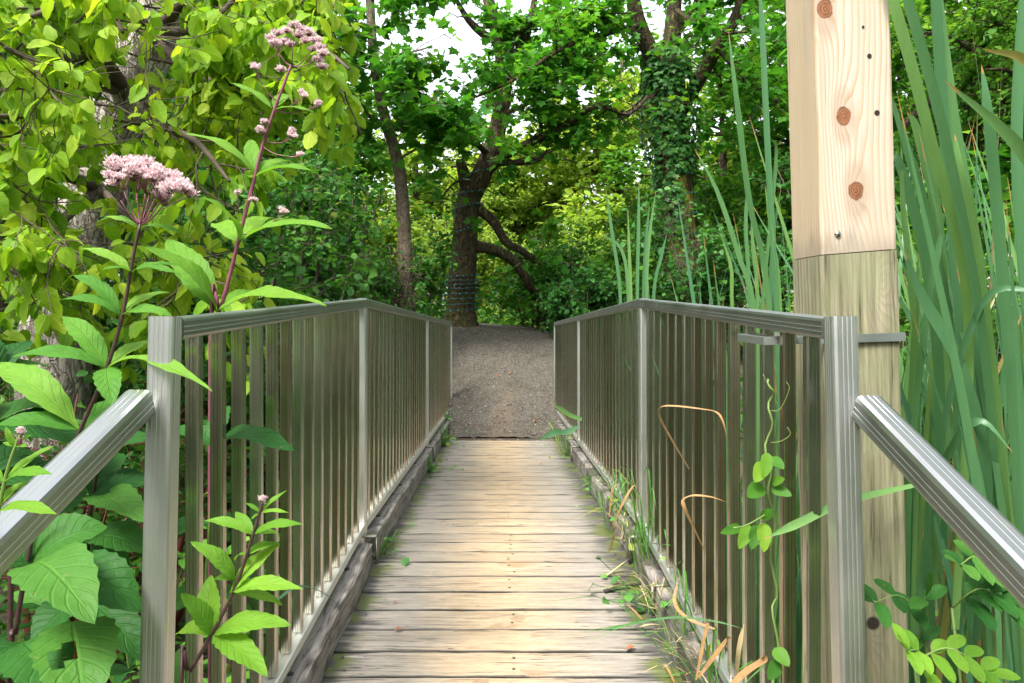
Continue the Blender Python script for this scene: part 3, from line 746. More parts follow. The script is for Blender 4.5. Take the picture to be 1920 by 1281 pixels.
# A: pale pink dome in front, dark stem
tA, rA = stem_plant('joe_pye_weed', 'dark-stemmed joe-pye weed with a broad pale pink flower dome beside the end post', 'flowering plant', 1.40,
    [(20, 1100), (60, 1000), (140, 830), (200, 690), (230, 590), (250, 480), (263, 420)], .0052,
    [(150, 808, [(-25, 688, .10, .062), (-15, 800, -.02, .05), (265, 760, .15, .05)]),
     (201, 690, [(22, 668, -.05, .044), (398, 735, -.14, .036), (117, 592, .06, .046), (286, 638, .06, .042), (211, 763, -.09, .046)]),
     (227, 592, [(113, 562, -.03, .036), (134, 516, .05, .032), (322, 592, -.02, .036), (318, 548, .06, .036)]),
     (246, 510, [(150, 465, .0, .030), (192, 507, -.06, .020), (332, 497, .02, .020), (340, 516, -.05, .020)]),
     (262, 428, [(188, 405, 0, .014), (180, 418, .03, .014), (345, 440, .0, .016), (300, 452, .05, .014)])], 'leaf_joe', 'stem_dark', arch=.13)
cl = []
for i in range(44):
    a_ = rng.uniform(0, 2*math.pi); rr = math.sqrt(rng.random())
    x = 285+math.cos(a_)*rr*78; dep = 1.40+math.sin(a_)*rr*.085
    y = 312+.36*(x-285)+26*rr*rr+rng.normal(0, 5)
    cl.append((P(x, y, dep)-rA, rng.uniform(.8, 1.15)))
for (x, y) in ((212, 345), (205, 330), (222, 335), (310, 372), (298, 368), (355, 365)): cl.append((P(x, y, 1.38)-rA, .8))
head(tA, P(263, 422, 1.40)-rA, cl, 85, .0175, fr=.006)
# B: tall purple stem
tB, rB = stem_plant('joe_pye_weed', 'tall purple-stemmed joe-pye weed with dusty pink clusters at the top', 'flowering plant', 1.95,
    [(395, 640), (412, 585), (430, 520), (450, 440), (477, 335), (492, 275), (514, 207), (532, 160), (546, 122)], .0062,
    [(405, 585, [(268, 463, -.1, .075), (312, 450, .12, .085), (612, 574, -.05, .055), (520, 556, .2, .06)]),
     (448, 456, [(622, 428, -.06, .062), (378, 370, -.1, .095), (512, 408, .15, .07), (402, 420, .18, .06)]),
     (478, 332, [(590, 322, -.05, .045), (552, 305, .12, .05), (349, 250, -.04, .045), (470, 262, .1, .04)]),
     (513, 207, [(430, 155, 0, .034), (592, 212, -.03, .022), (550, 180, .06, .04)]),
     (447, 360, [(430, 330, 0, .012)])], 'leaf_young', 'stem_purple', arch=.14)
cl = []
for (x, y, s) in ((508, 72, 1.15), (520, 62, 1.0), (516, 82, 1.1), (534, 78, 1.), (538, 58, .9), (552, 48, 1.05), (566, 55, 1.1), (580, 62, 1.1), (592, 75, 1.1), (600, 88, 1.1),
                  (606, 100, 1.05), (598, 112, 1.1), (604, 125, 1.05), (560, 66, 1.0), (572, 76, 1.0), (586, 92, .9), (544, 84, .8)):
    cl.append((P(x, y, 1.95+rng.uniform(-.05, .05))-rB, s))
for (x, y) in ((478, 125), (527, 130)): cl.append((P(x, y, 1.95)-rB, .9))
head(tB, P(546, 124, 1.95)-rB, cl, 90, .0165, fr=.0048)
for (bx, by, x, y, s) in ((520, 190, 478, 127, .9), (514, 207, 567, 178, .95), (514, 207, 597, 193, .95), (505, 235, 488, 243, 1.1), (495, 262, 545, 250, 1.1), (492, 275, 563, 290, .8),
                          (470, 350, 476, 375, .9), (448, 400, 447, 360, .7), (450, 440, 533, 395, .9), (493, 250, 498, 228, .8)):
    head(tB, P(bx, by, 1.95)-rB, [(P(x+rng.normal(0, 2.5), y+rng.normal(0, 2.5), 1.93+rng.uniform(-.01, .01))-rB, s*.7) for _ in range(4)], 60, .014, fr=.0048)
# C: young shoot inside the near corner
tC, rC = stem_plant('joe_pye_weed', 'young bright green joe-pye shoot with a small pink bud before the balusters', 'flowering plant', 1.26,
    [(340, 1300), (355, 1262), (395, 1193), (440, 1105), (466, 1030), (486, 965), (494, 940)], .0042,
    [(398, 1192, [(545, 1172, -.03, .045), (502, 1268, -.08, .046), (396, 1078, .04, .045), (338, 1112, -.02, .036), (330, 1190, .05, .03)]),
     (432, 1112, [(568, 1106, -.03, .034), (525, 1020, .03, .036), (530, 1135, .05, .03)]),
     (440, 1090, [(357, 1016, -.02, .032), (400, 1088, .02, .016)]),
     (462, 1040, [(523, 1018, .03, .022), (440, 1052, .02, .012)]),
     (474, 1003, [(383, 976, .0, .024), (570, 984, -.01, .023), (441, 960, .03, .02), (527, 1002, .04, .02)]),
     (488, 962, [(460, 943, 0, .009), (542, 962, 0, .010), (470, 975, 0, .008), (538, 920, .02, .010)])], 'leaf_young', 'stem_dark', arch=.12)
head(tC, P(492, 948, 1.26)-rC, [(P(494+rng.normal(0, 3), 936+rng.normal(0, 3), 1.26)-rC, .5) for _ in range(5)], 60, .011, fr=.003)
# D: near shoot at the picture's edge
tD, rD = stem_plant('joe_pye_weed', 'bright young joe-pye shoot with whitish bud in front of the sloping brace', 'flowering plant', .90,
    [(-30, 1080), (-12, 1000), (12, 890), (30, 835), (38, 815)], .0032,
    [(8, 905, [(98, 890, -.02, .022), (100, 836, .03, .018), (-70, 860, 0, .02)]), (-5, 960, [(108, 966, -.03, .021), (58, 903, .02, .022), (-80, 950, 0, .02)]),
     (28, 838, [(10, 800, .0, .008), (52, 838, .0, .008), (60, 815, .01, .006), (5, 830, 0, .007)])], 'leaf_young', 'stem_green', arch=.10)
head(tD, P(37, 820, .90)-rD, [(P(38+rng.normal(0, 3), 808+rng.normal(0, 3), .9)-rD, .5) for _ in range(5)], 60, .008, fr=.0022)
# E,F,G: big shaded lower leaves
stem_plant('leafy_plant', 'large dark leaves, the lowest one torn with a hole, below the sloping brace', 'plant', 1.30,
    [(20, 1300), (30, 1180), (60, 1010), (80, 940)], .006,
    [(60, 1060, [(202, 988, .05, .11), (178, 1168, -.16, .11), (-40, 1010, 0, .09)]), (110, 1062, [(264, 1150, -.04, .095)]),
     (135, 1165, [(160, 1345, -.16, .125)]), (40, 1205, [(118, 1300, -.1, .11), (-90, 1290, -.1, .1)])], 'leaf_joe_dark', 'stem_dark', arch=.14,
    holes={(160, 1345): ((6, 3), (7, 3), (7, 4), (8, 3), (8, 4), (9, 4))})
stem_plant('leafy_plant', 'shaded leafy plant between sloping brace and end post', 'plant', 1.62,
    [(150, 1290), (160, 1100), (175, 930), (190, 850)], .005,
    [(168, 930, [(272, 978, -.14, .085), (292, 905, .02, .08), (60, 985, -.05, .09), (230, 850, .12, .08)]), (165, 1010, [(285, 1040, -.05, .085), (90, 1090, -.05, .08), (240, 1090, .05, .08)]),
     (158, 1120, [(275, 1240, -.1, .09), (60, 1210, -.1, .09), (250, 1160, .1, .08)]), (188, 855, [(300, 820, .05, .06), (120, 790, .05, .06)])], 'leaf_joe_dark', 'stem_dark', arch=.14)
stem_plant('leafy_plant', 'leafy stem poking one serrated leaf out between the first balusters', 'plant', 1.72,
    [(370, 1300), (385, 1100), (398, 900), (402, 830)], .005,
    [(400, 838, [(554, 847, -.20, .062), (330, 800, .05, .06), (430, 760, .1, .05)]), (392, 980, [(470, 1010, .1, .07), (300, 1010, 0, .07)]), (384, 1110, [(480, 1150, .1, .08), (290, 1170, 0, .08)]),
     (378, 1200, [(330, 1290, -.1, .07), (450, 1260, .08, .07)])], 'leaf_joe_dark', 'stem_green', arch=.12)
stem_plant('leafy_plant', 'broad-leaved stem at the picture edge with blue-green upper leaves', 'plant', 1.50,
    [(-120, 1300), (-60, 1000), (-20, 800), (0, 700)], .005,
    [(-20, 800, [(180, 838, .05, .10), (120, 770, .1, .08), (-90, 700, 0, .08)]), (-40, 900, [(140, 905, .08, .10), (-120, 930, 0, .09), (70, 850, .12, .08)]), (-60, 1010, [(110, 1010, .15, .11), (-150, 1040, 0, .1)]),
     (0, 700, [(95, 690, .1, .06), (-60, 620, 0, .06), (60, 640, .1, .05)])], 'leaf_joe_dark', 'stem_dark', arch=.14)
# generic whorled plants filling the bank
def whorl_plant(h, nwh, Lf, wf, leafmat, stemmat, lean=.12):
    t = thing('leafy_plant', '', 'plant'); mb = MB(); st = wander((0, 0, -.05), (rng.normal(0, lean), rng.normal(0, lean), 1), h, 6, .06)
    tube(mb, smooth_path(st, 14), np.linspace(.006, .003, 14), 6); mb.build('stem', M[stemmat], t); lf = MB()
    for i in range(nwh):
        f = .25+.75*i/(nwh-1); p, tn = at_path(st, min(f, .999)); a0 = rng.uniform(0, 6.3); n = 4 if i < nwh-1 else 5
        for j in range(n):
            a_ = a0+j*2*math.pi/n+rng.normal(0, .15); L = Lf*(1.1-.55*f)*rng.uniform(.8, 1.15)
            leaf_to(lf, p, p+A([math.cos(a_)*L, math.sin(a_)*L, L*rng.uniform(-.35, .2)+.25*L*f]), wf*L, rng.uniform(.08, .2), 9, .05)
    lf.build('foliage', M[leafmat], t); return t
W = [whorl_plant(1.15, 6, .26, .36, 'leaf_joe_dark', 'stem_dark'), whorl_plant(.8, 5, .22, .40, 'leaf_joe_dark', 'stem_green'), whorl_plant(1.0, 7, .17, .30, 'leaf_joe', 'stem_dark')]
spots = [(-1.02, 1.75, 0, 'dark broad-leaved plant standing just outside the first balusters'), (-1.30, 1.55, 1, 'low broad-leaved plant under the sloping brace'), (-.92, 2.25, 2, 'narrow-leaved plant seen between the left balusters near the bend'),
         (-1.65, 2.0, 0, 'dark broad-leaved plant by the picture edge under the red twigs'), (-1.25, 2.6, 1, 'low broad-leaved plant on the bank behind the red twigs'), (-.95, 3.0, 0, 'dark broad-leaved plant outside the railing bend'),
         (-1.55, 3.2, 2, 'narrow-leaved plant in front of the pale trunk'), (-.95, 4.0, 1, 'low broad-leaved plant behind the second bay of balusters'), (-1.1, 5.2, 2, 'narrow-leaved plant behind the far left balusters'),
         (-1.05, 1.28, 1, 'low broad-leaved plant nearest the lens beneath the brace'), (-.82, 1.62, 1, 'low broad-leaved plant close behind the first baluster'), (-1.12, 2.05, 1, 'low broad-leaved plant behind the shaded stem between brace and post'), (-1.45, 1.9, 2, 'narrow-leaved plant under the red twigs at the picture edge'),
         (-.85, 1.95, 1, 'low broad-leaved plant outside the third baluster'), (-1.0, 1.5, 2, 'narrow-leaved plant filling the gap below the brace'), (-1.75, 2.5, 0, 'dark broad-leaved plant before the pale trunk at the picture edge'), (-.85, 2.6, 1, 'low broad-leaved plant outside the railing just before the bend'),
         (1.15, 1.25, 1, 'low broad-leaved plant under the right-hand brace'), (1.0, 3.4, 2, 'narrow-leaved plant outside the right railing bend'), (1.05, 4.6, 1, 'low broad-leaved plant behind the right-hand second bay')]
used = set()
for (x, y, k_, lab) in spots:
    o = W[k_] if k_ not in used else copy_tree(W[k_]); used.add(k_)
    o.location = (x, y, float(hgt(x, y))); o.rotation_euler = (0, 0, rng.uniform(0, 6.3)); s = rng.uniform(.9, 1.15); o.scale = (s, s, s)
    tag(o, lab, 'plant', 'leafy plants on the banks beside the bridge')

# ---------------------------------------------------------------- cattails (right)
def cattail(root, blades, label, nrm=(0, -1, 0), group='cattails along the right side of the bridge'):
    """blades: list of (path points world, width, v, twist)"""
    root = A(root, float); mb = MB()
    for (pts, w, v, tw) in blades:
        strap(mb, A(pts)-root, w, nrm, .22, 18, tw, v)
    o = mb.build('cattail', M['cattail']); o.location = root
    return tag(o, label, 'cattail', group)
def cat_clump(root, n, h, w=.024, spread=.35, lean=(0, 0), bow=.25):
    out = []
    for i in range(n):
        a_ = rng.uniform(0, 6.3); r0 = rng.uniform(0, .05); H = h*rng.uniform(.6, 1.08); sp = spread*rng.uniform(.2, 1)
        d = A([math.cos(a_)*sp+lean[0], math.sin(a_)*sp+lean[1], 0]); b = A(root)+A([math.cos(a_)*r0, math.sin(a_)*r0, -.05])
        bw = bow*rng.random()**2
        out.append(([b, b+A([0, 0, H*.33])+d*.18*H, b+A([0, 0, H*.68])+d*.5*H, b+A([0, 0, H*(1-.35*bw)])+d*(.95+bw)*H], w*rng.uniform(.7, 1.2), rng.random(), rng.normal(0, .7)))
    return out
def px_blade(pts, w, v=None, tw=0.0):   # pts: (px,py,d)
    return ([P(*p) for p in pts], w, rng.random() if v is None else v, tw)
g = lambda x, y: (x, y, float(hgt(x, y)))
def cat_clump_at(x, y, n, h, lab, **kw):
    r = g(x, y); return cattail(r, cat_clump(r, n, h, **kw), lab)
# the broad crossing leaves just right of the timber post
r = g(1.35, 1.75)
cattail(r, [px_blade([(1880, 1180, 1.9), (1850, 700, 1.75), (1780, 300, 1.6), (1690, -40, 1.5), (1660, -160, 1.5)], .024, .45),
            px_blade([(1790, 1180, 1.85), (1815, 600, 1.75), (1740, 250, 1.65), (1670, -10, 1.6), (1640, -100, 1.6)], .027, .9),
            px_blade([(1820, 1180, 1.9), (1800, 640, 1.9), (1770, 260, 1.85), (1750, -60, 1.8), (1745, -200, 1.8)], .028, .3),
            px_blade([(1850, 1180, 2.0), (1840, 600, 1.9), (1780, 180, 1.85), (1745, -80, 1.85), (1735, -160, 1.85)], .03, .6)],
        'cattail with broad leaves crossing in front, just right of the timber post')
r = g(1.5, 1.8)
cattail(r, [px_blade([(1905, 1200, 1.9), (1870, 800, 1.8), (1830, 480, 1.7), (1800, 330, 1.65), (1790, 250, 1.65)], .03, .8),
            px_blade([(1925, 1200, 1.8), (1900, 800, 1.8), (1870, 420, 1.75), (1852, 220, 1.7), (1840, 120, 1.7)], .03, .4),
            px_blade([(1960, 1200, 1.7), (2010, 700, 1.6), (1990, 420, 1.5), (1905, 270, 1.45), (1770, 150, 1.45)], .028, .7, .6),
            px_blade([(1970, 1200, 1.7), (2020, 600, 1.6), (2000, 250, 1.5), (1930, 120, 1.45), (1842, 92, 1.45)], .024, .95, .5),
            px_blade([(1940, 1200, 1.8), (1930, 700, 1.8), (1905, 300, 1.8), (1915, 40, 1.8), (1918, -30, 1.8)], .03, .35)],
        'cattail at the picture edge with leaves bowing over to the timber post')
r = g(1.25, 1.9)
cattail(r, [px_blade([(1790, 1200, 2.0), (1770, 1000, 1.9), (1768, 800, 1.8), (1840, 570, 1.7), (1925, 545, 1.65), (1990, 590, 1.6)], .015, .2, .4),
            px_blade([(1800, 1200, 2.0), (1790, 700, 2.0), (1740, 420, 1.95), (1700, 280, 1.9), (1660, 150, 1.9)], .026, .5),
            px_blade([(1710, 1200, 2.0), (1720, 760, 1.95), (1710, 560, 1.9), (1692, 380, 1.9), (1690, 245, 1.9)], .016, .8),
            px_blade([(1700, 1190, 2.0), (1705, 900, 1.9), (1735, 600, 1.85), (1760, 460, 1.85), (1763, 440, 1.85)], .018, .5),
            px_blade([(1830, 1200, 1.9), (1850, 900, 1.8), (1800, 690, 1.75), (1730, 560, 1.75), (1695, 470, 1.75)], .03, .3)],
        'cattail with one thin leaf arched over like a hoop')
r = g(1.1, 1.95)
cattail(r, [px_blade([(1715, 1190, 2.0), (1760, 800, 2.0), (1740, 520, 1.95), (1690, 320, 1.9), (1672, 290, 1.9)], .03, .4),
            px_blade([(1690, 1190, 2.1), (1700, 900, 2.1), (1715, 620, 2.1), (1722, 470, 2.1)], .02, .7),
            px_blade([(1740, 1190, 2.0), (1770, 800, 2.0), (1760, 440, 2.0), (1720, 250, 2.0), (1700, 210, 2.0)], .03, .75),
            px_blade([(1750, 1190, 2.0), (1740, 960, 1.9), (1790, 830, 1.8), (1840, 790, 1.75), (1900, 850, 1.7)], .02, .3, .5)],
        'cattail close behind the timber post with leaves leaning left')
# small group in front-left of the timber post and behind the railing
r = g(.98, 2.6)
cattail(r, [px_blade([(1470, 1000, 2.6), (1455, 570, 2.6), (1440, 300, 2.6), (1428, 40, 2.6), (1424, -20, 2.6)], 0.0216, .35),
            px_blade([(1450, 1000, 2.6), (1440, 560, 2.6), (1405, 380, 2.55), (1380, 180, 2.5), (1366, 58, 2.5)], 0.0202, .55),
            px_blade([(1420, 1000, 2.6), (1415, 600, 2.6), (1385, 480, 2.6), (1345, 360, 2.6), (1302, 278, 2.6)], 0.0173, .6),
            px_blade([(1480, 1000, 2.6), (1462, 560, 2.6), (1445, 430, 2.6), (1434, 345, 2.6)], 0.0130, .8)],
        'cattail with three tall leaves rising left of the timber post')
r = g(1.0, 3.0)
cattail(r, [px_blade([(1410, 900, 3.0), (1405, 560, 3.0), (1398, 420, 3.0), (1404, 320, 3.0)], 0.0158, .5), px_blade([(1425, 900, 3.0), (1420, 560, 3.0), (1412, 470, 3.0), (1408, 400, 3.0)], 0.0158, .7),
            px_blade([(1450, 900, 3.0), (1445, 560, 3.0), (1450, 440, 3.0), (1465, 350, 3.0)], 0.0144, .3), px_blade([(1375, 900, 3.0), (1372, 560, 3.0), (1370, 500, 3.0), (1352, 440, 3.0)], 0.0144, .9),
            px_blade([(1400, 900, 3.), (1430, 560, 3.), (1455, 300, 2.95), (1445, 260, 2.9)], 0.0144, .6)], 'cattail with short leaves standing low left of the timber post')
r = g(1.05, 5.0)
cattail(r, [px_blade([(1165, 800, 5.0), (1163, 560, 5.0), (1148, 440, 5.0), (1136, 355, 5.0)], 0.0230, .4), px_blade([(1180, 800, 5.0), (1178, 560, 5.0), (1166, 470, 5.0), (1131, 440, 5.0)], 0.0216, .6),
            px_blade([(1200, 800, 5.0), (1195, 560, 5.0), (1197, 430, 5.0), (1198, 335, 5.0)], 0.0230, .5), px_blade([(1215, 800, 5.0), (1212, 560, 5.0), (1217, 450, 5.0), (1230, 355, 5.0)], 0.0216, .7),
            px_blade([(1190, 800, 5.0), (1183, 560, 5.0), (1180, 480, 5.0), (1177, 390, 5.0)], 0.0216, .9), px_blade([(1222, 800, 5.), (1225, 560, 5.), (1240, 480, 5.), (1250, 440, 5.)], 0.0216, .3),
            px_blade([(1208, 800, 5.), (1206, 560, 5.), (1212, 440, 5.), (1218, 385, 5.)], 0.0187, .2)], 'farther cattail fan rising behind the railing bend')
for (x, y, n, h, lab) in ((1.55, 2.1, 9, 2.5, 'dense tall cattail right behind the crossing leaves'), (1.85, 2.3, 9, 2.6, 'tall cattail at the picture edge beyond the arched leaf'), (1.35, 2.5, 8, 2.4, 'tall upright cattail further back behind the hoop-leaved one'),
                          (1.75, 2.8, 9, 2.7, 'cattail in the second row at the picture edge'), (1.25, 3.1, 8, 2.2, 'shorter cattail showing beside the timber post in the second row'), (2.1, 3.2, 9, 2.6, 'cattail in the third row at the picture edge'),
                          (1.5, 3.6, 8, 2.4, 'cattail in the third row right of the timber post'), (1.05, 3.7, 6, 2.0, 'cattail half hidden behind the right railing bay'), (1.9, 1.7, 8, 2.2, 'cattail nearest the lens beyond the brace'),
                          (2.3, 2.4, 8, 2.5, 'outermost cattail of the near row'), (1.2, 2.2, 6, 1.9, 'low cattail at the foot of the timber post'), (2.6, 3.8, 9, 2.5, 'outermost cattail of the back row'),
                          (1.28, 1.75, 7, 2.3, 'slender cattail between the timber post and the crossing leaves'), (1.7, 1.5, 7, 2.2, 'slender cattail at the picture edge above the brace'), (1.45, 2.9, 9, 2.6, 'crowded slender cattail in the middle of the reed bed'),
                          (2.0, 2.7, 9, 2.4, 'crowded slender cattail near the picture edge in the reed bed'), (.98, 2.9, 5, 2.1, 'slender cattail seen through the right balusters'), (.93, 2.75, 5, 2.0, 'thin cattail in the clump left of the timber post'), (1.02, 3.35, 6, 2.3, 'thin cattail behind the clump left of the timber post'), (1.0, 4.2, 5, 2.1, 'thin cattail farther back left of the timber post'), (1.15, 5.6, 5, 2.1, 'sparse cattail behind the farther fan')):
    cat_clump_at(x, y, int(n*2.8), h, lab, w=.018, spread=.24)

# pinnate vetch-like plants at lower right
def pinnate(base, tip, n, L, mb, st, w=.5, mat=None):
    base, tip = A(base), A(tip); pth = smooth_path([base, (base+tip)/2+A([0, 0, .03]), tip], 10); tube(st, pth, np.linspace(.0022, .001, 10), 5)
    ch = unit(tip-base); s = unit(np.cross(ch, (0, -.5, 1)))
    for i in range(n):
        p, tn = at_path(pth, .25+.7*i/max(1, n-1)*.98)
        for sg in (-1, 1):
            q = p+(s*sg*.95+ch*.5+A([0, -.2, -.35*rng.random()]))*L*rng.uniform(.8, 1.1)
            leaf_to(mb, p, q, L*w, .06, 9, 0, .15, bp=.5, tipp=.6)
    leaf_to(mb, tip, tip+ch*L, L*w, .06, 9, 0, .15, bp=.5, tipp=.6)
def pin_plant(label, d, root, fronds, mat='leaf_joe_dark'):
    r = P(*root); r[2] = float(hgt(r[0], r[1])); t = thing('pinnate_plant', label, 'plant', 'pinnate-leaved plants by the timber post', loc=r); mb, st = MB(), MB()
    for (bx, by, tx, ty, n, L) in fronds:
        b, tp = P(bx, by, d), P(tx, ty, d-.05)
        tube(st, smooth_path([r, (r+b)/2+A([.02, 0, .05]), b], 10)-r, .003, 5)
        m2, s2 = MB(), MB(); pinnate(b, tp, n, L, m2, s2)
        for V_, src, dst in ((m2, m2, mb), (s2, s2, st)): pass
        pinnate(b-r, tp-r, n, L, mb, st)
    mb.build('foliage', M[mat], t); st.build('stem', M['stem_green'], t)
pin_plant('pinnate-leaved plant with green leaflets in front of the old timber base', 1.42, (1740, 1281, 1.42), [(1735, 1165, 1640, 1130, 3, .052), (1720, 1250, 1735, 1120, 2, .055)])
pin_plant('pinnate-leaved plant with hanging leaflets under the sloping brace', 1.38, (1860, 1281, 1.38), [(1785, 1140, 1890, 1130, 4, .062), (1860, 1090, 1800, 1060, 3, .05), (1880, 1110, 1940, 1060, 3, .055)])
pin_plant('pale-leaved pinnate plant at the lower right corner', 1.22, (1770, 1300, 1.22), [(1715, 1240, 1850, 1262, 4, .045), (1750, 1300, 1700, 1220, 3, .042)], 'leaf_young')
# twining vine on the right balusters
vine_root = A([.64, 1.60, float(hgt(.64, 1.6))]); t = thing('twining_vine', 'twining vine with heart-shaped leaves climbing the right-hand balusters', 'vine', loc=vine_root)
mb = MB(); pth = smooth_path([vine_root, P(1460, 1281, 1.52), P(1452, 1100, 1.52), P(1448, 950, 1.53), P(1440, 850, 1.53), P(1446, 760, 1.53), P(1444, 712, 1.53)], 40)
pth[5:] += .006*np.stack([np.sin(np.arange(35)*1.1), np.cos(np.arange(35)*1.1), 0*np.arange(35)], -1); tube(mb, pth-vine_root, .0024, 6)
tube(mb, smooth_path([P(1444, 960, 1.5), P(1400, 985, 1.47), P(1375, 990, 1.46)], 8)-vine_root, .0016, 5)
for (a_, b_) in (((1445, 770), (1480, 730)), ((1445, 830), (1482, 815)), ((1446, 730), (1437, 716))):
    tube(mb, smooth_path([P(*a_, 1.53), P((a_[0]+b_[0])/2, a_[1]-2, 1.52), P(*b_, 1.51), P(b_[0]-6, b_[1]-14, 1.51)], 9)-vine_root, .0009, 4)
mb.build('stem', M['stem_green'], t); mb = MB()
for (bx, by, tx, ty, w) in ((1432, 868, 1415, 905, .030), (1440, 850, 1432, 896, .026), (1430, 910, 1400, 932, .034), (1445, 858, 1470, 880, .024), (1405, 985, 1385, 1030, .026), (1420, 985, 1408, 1032, .026), (1432, 980, 1432, 1036, .03),
                            (1425, 970, 1452, 958, .022), (1390, 988, 1350, 1000, .02), (1447, 915, 1485, 930, .024), (1452, 1215, 1480, 1250, .03), (1460, 1240, 1440, 1275, .028), (1447, 905, 1472, 898, .02)):
    leaf_to(mb, P(bx, by, 1.50)-vine_root, P(tx, ty, 1.47)-vine_root, w, .05, 11, 0, .12, upv=(0, -1, .5), bp=.35, tipp=.7)
mb.build('foliage', M['leaf_mid'], t)

# ---------------------------------------------------------------- dry bent blades, tufts, litter
def dry_blade(label, pts, w, mat='dry', name='dry_blade', cat='dry leaf', nrm=(0, -.6, .8)):
    mb = MB(); p = [P(*q_) for q_ in pts]; c = p[0]
    strap(mb, A(p)-c, w*(.75 if mat.startswith('dry') else 1), nrm, .3, 24, .5, None, lambda t_: np.clip((1-t_)*4, .15, 1)*(.5+.5*np.clip(t_*4, 0, 1)))
    o = mb.build(name, M[mat]); o.location = c; return tag(o, label, cat)
dry_blade('bent dry reed blade folded sharply against the right balusters', [(1292, 880, 2.02), (1262, 830, 1.98), (1236, 782, 1.95), (1238, 765, 1.93), (1262, 762, 1.9), (1315, 768, 1.85), (1345, 775, 1.8), (1358, 800, 1.78), (1362, 826, 1.78)], .014)
dry_blade('curled dry reed blade below the folded one', [(1322, 1035, 1.85), (1300, 990, 1.82), (1284, 955, 1.8), (1282, 938, 1.8), (1300, 930, 1.78), (1335, 933, 1.76), (1362, 942, 1.74)], .013)
dry_blade('long dry blade bent over the right kerb beside the deck', [(1142, 1035, 2.98), (1150, 1010, 2.9), (1152, 985, 2.85), (1165, 950, 2.8), (1185, 915, 2.8), (1192, 910, 2.8)], .014)
dry_blade('dry blade drooping from the kerb by the right middle post', [(1142, 970, 3.1), (1146, 935, 3.1), (1150, 915, 3.1), (1165, 905, 3.1)], .012)
dry_blade('broad rust-coloured dry blade in the lower right railing corner', [(1365, 1290, 1.6), (1400, 1260, 1.58), (1430, 1240, 1.56), (1434, 1225, 1.55)], .022)
dry_blade('upright pale dry stalk leaning on the lower right balusters', [(1380, 1270, 1.75), (1385, 1220, 1.72), (1395, 1170, 1.70)], .014, 'dry_pale')
dry_blade('dry blade standing on the right kerb near the lens', [(1305, 1275, 1.85), (1322, 1190, 1.85), (1332, 1160, 1.85)], .011)
dry_blade('dry blade hanging over the right kerb pipe strap', [(1340, 1180, 1.95), (1290, 1160, 2.0), (1265, 1130, 2.1), (1272, 1085, 2.2)], .013)
dry_blade('dry curled blade lying before the deck end', [(1310, 1270, 1.8), (1360, 1205, 1.75), (1372, 1195, 1.72)], .016)
dry_blade('pale broken straw lying across the deck planks', [(1120, 1092, 3.0), (1150, 1070, 3.05), (1182, 1046, 3.1)], .012, 'dry_pale', 'straw', 'straw', (0, -.2, 1))
for i, (x0, y0, d0, x1, y1, d1, lab) in enumerate(((1076, 876, 5.6, 1096, 905, 5.1, 'yellow bent straw lying at the far right deck edge'), (1110, 930, 4.6, 1118, 948, 4.4, 'short pale straw on the moss by the right kerb'),
                                                   (1176, 1134, 2.62, 1208, 1168, 2.48, 'green-yellow straw lying on dark planks by the right kerb'), (1200, 1175, 2.45, 1242, 1172, 2.46, 'brown straw lying flat beside the right kerb'), (1246, 1245, 2.3, 1268, 1290, 2.2, 'straw at the near right deck corner'))):
    dry_blade(lab, [(x0, y0, d0), ((x0+x1)/2, (y0+y1)/2-2, (d0+d1)/2), (x1, y1, d1)], .012, 'dry_pale' if i % 2 else 'dry', 'straw', 'straw', (0, -.2, 1))
mb = MB(); a_, b_ = A([.39, 2.87, zdeck(2.87)+.008]), A([.55, 2.93, zdeck(2.93)+.012])
tube(mb, smooth_path([a_, a_*.5+b_*.5+A([0, .006, .004]), b_], 9)-a_, np.linspace(.008, .004, 9), 7, .25); o = mb.build('stick', M['stick']); o.location = a_
tag(o, 'short dark dead stick lying on the planks by the right kerb', 'stick')
for (x, y, s, lab) in ((-.37, 2.55, .022, 'small reddish dead leaf on the left half of the deck'), (.40, 2.42, .026, 'curled brown dead leaf on the right half of the deck'), (-.41, 2.77, .014, 'tiny orange dead leaf by the left kerb'), (.27, 5.6, .03, 'brown dead leaf far along the deck')):
    mb = MB(); leaf_to(mb, (0, 0, .003), (s*1.3, s*.5, .006), s*.7, .2, 7, 0, .3, (0, 0, 1)); o = mb.build('dead_leaf', M['dead_leaf']); o.location = (x, y, zdeck(y)+.003); tag(o, lab, 'dead leaf')
for i in range(16):
    x, y = rng.uniform(-.75, .85), rng.uniform(7.3, 11.5); s = rng.uniform(.02, .05); a_ = rng.uniform(0, 6.3)
    mb = MB(); leaf_to(mb, (0, 0, .004), (s*math.cos(a_), s*math.sin(a_), .012), s*.6, .2, 7, 0, .3, (0, 0, 1)); o = mb.build('dead_leaf', M['dead_leaf']); o.location = (x, y, float(hgt(x, y))+.02)
    tag(o, 'small dead leaf lying on the rising gravel path', 'dead leaf', 'dead leaves on the gravel path')
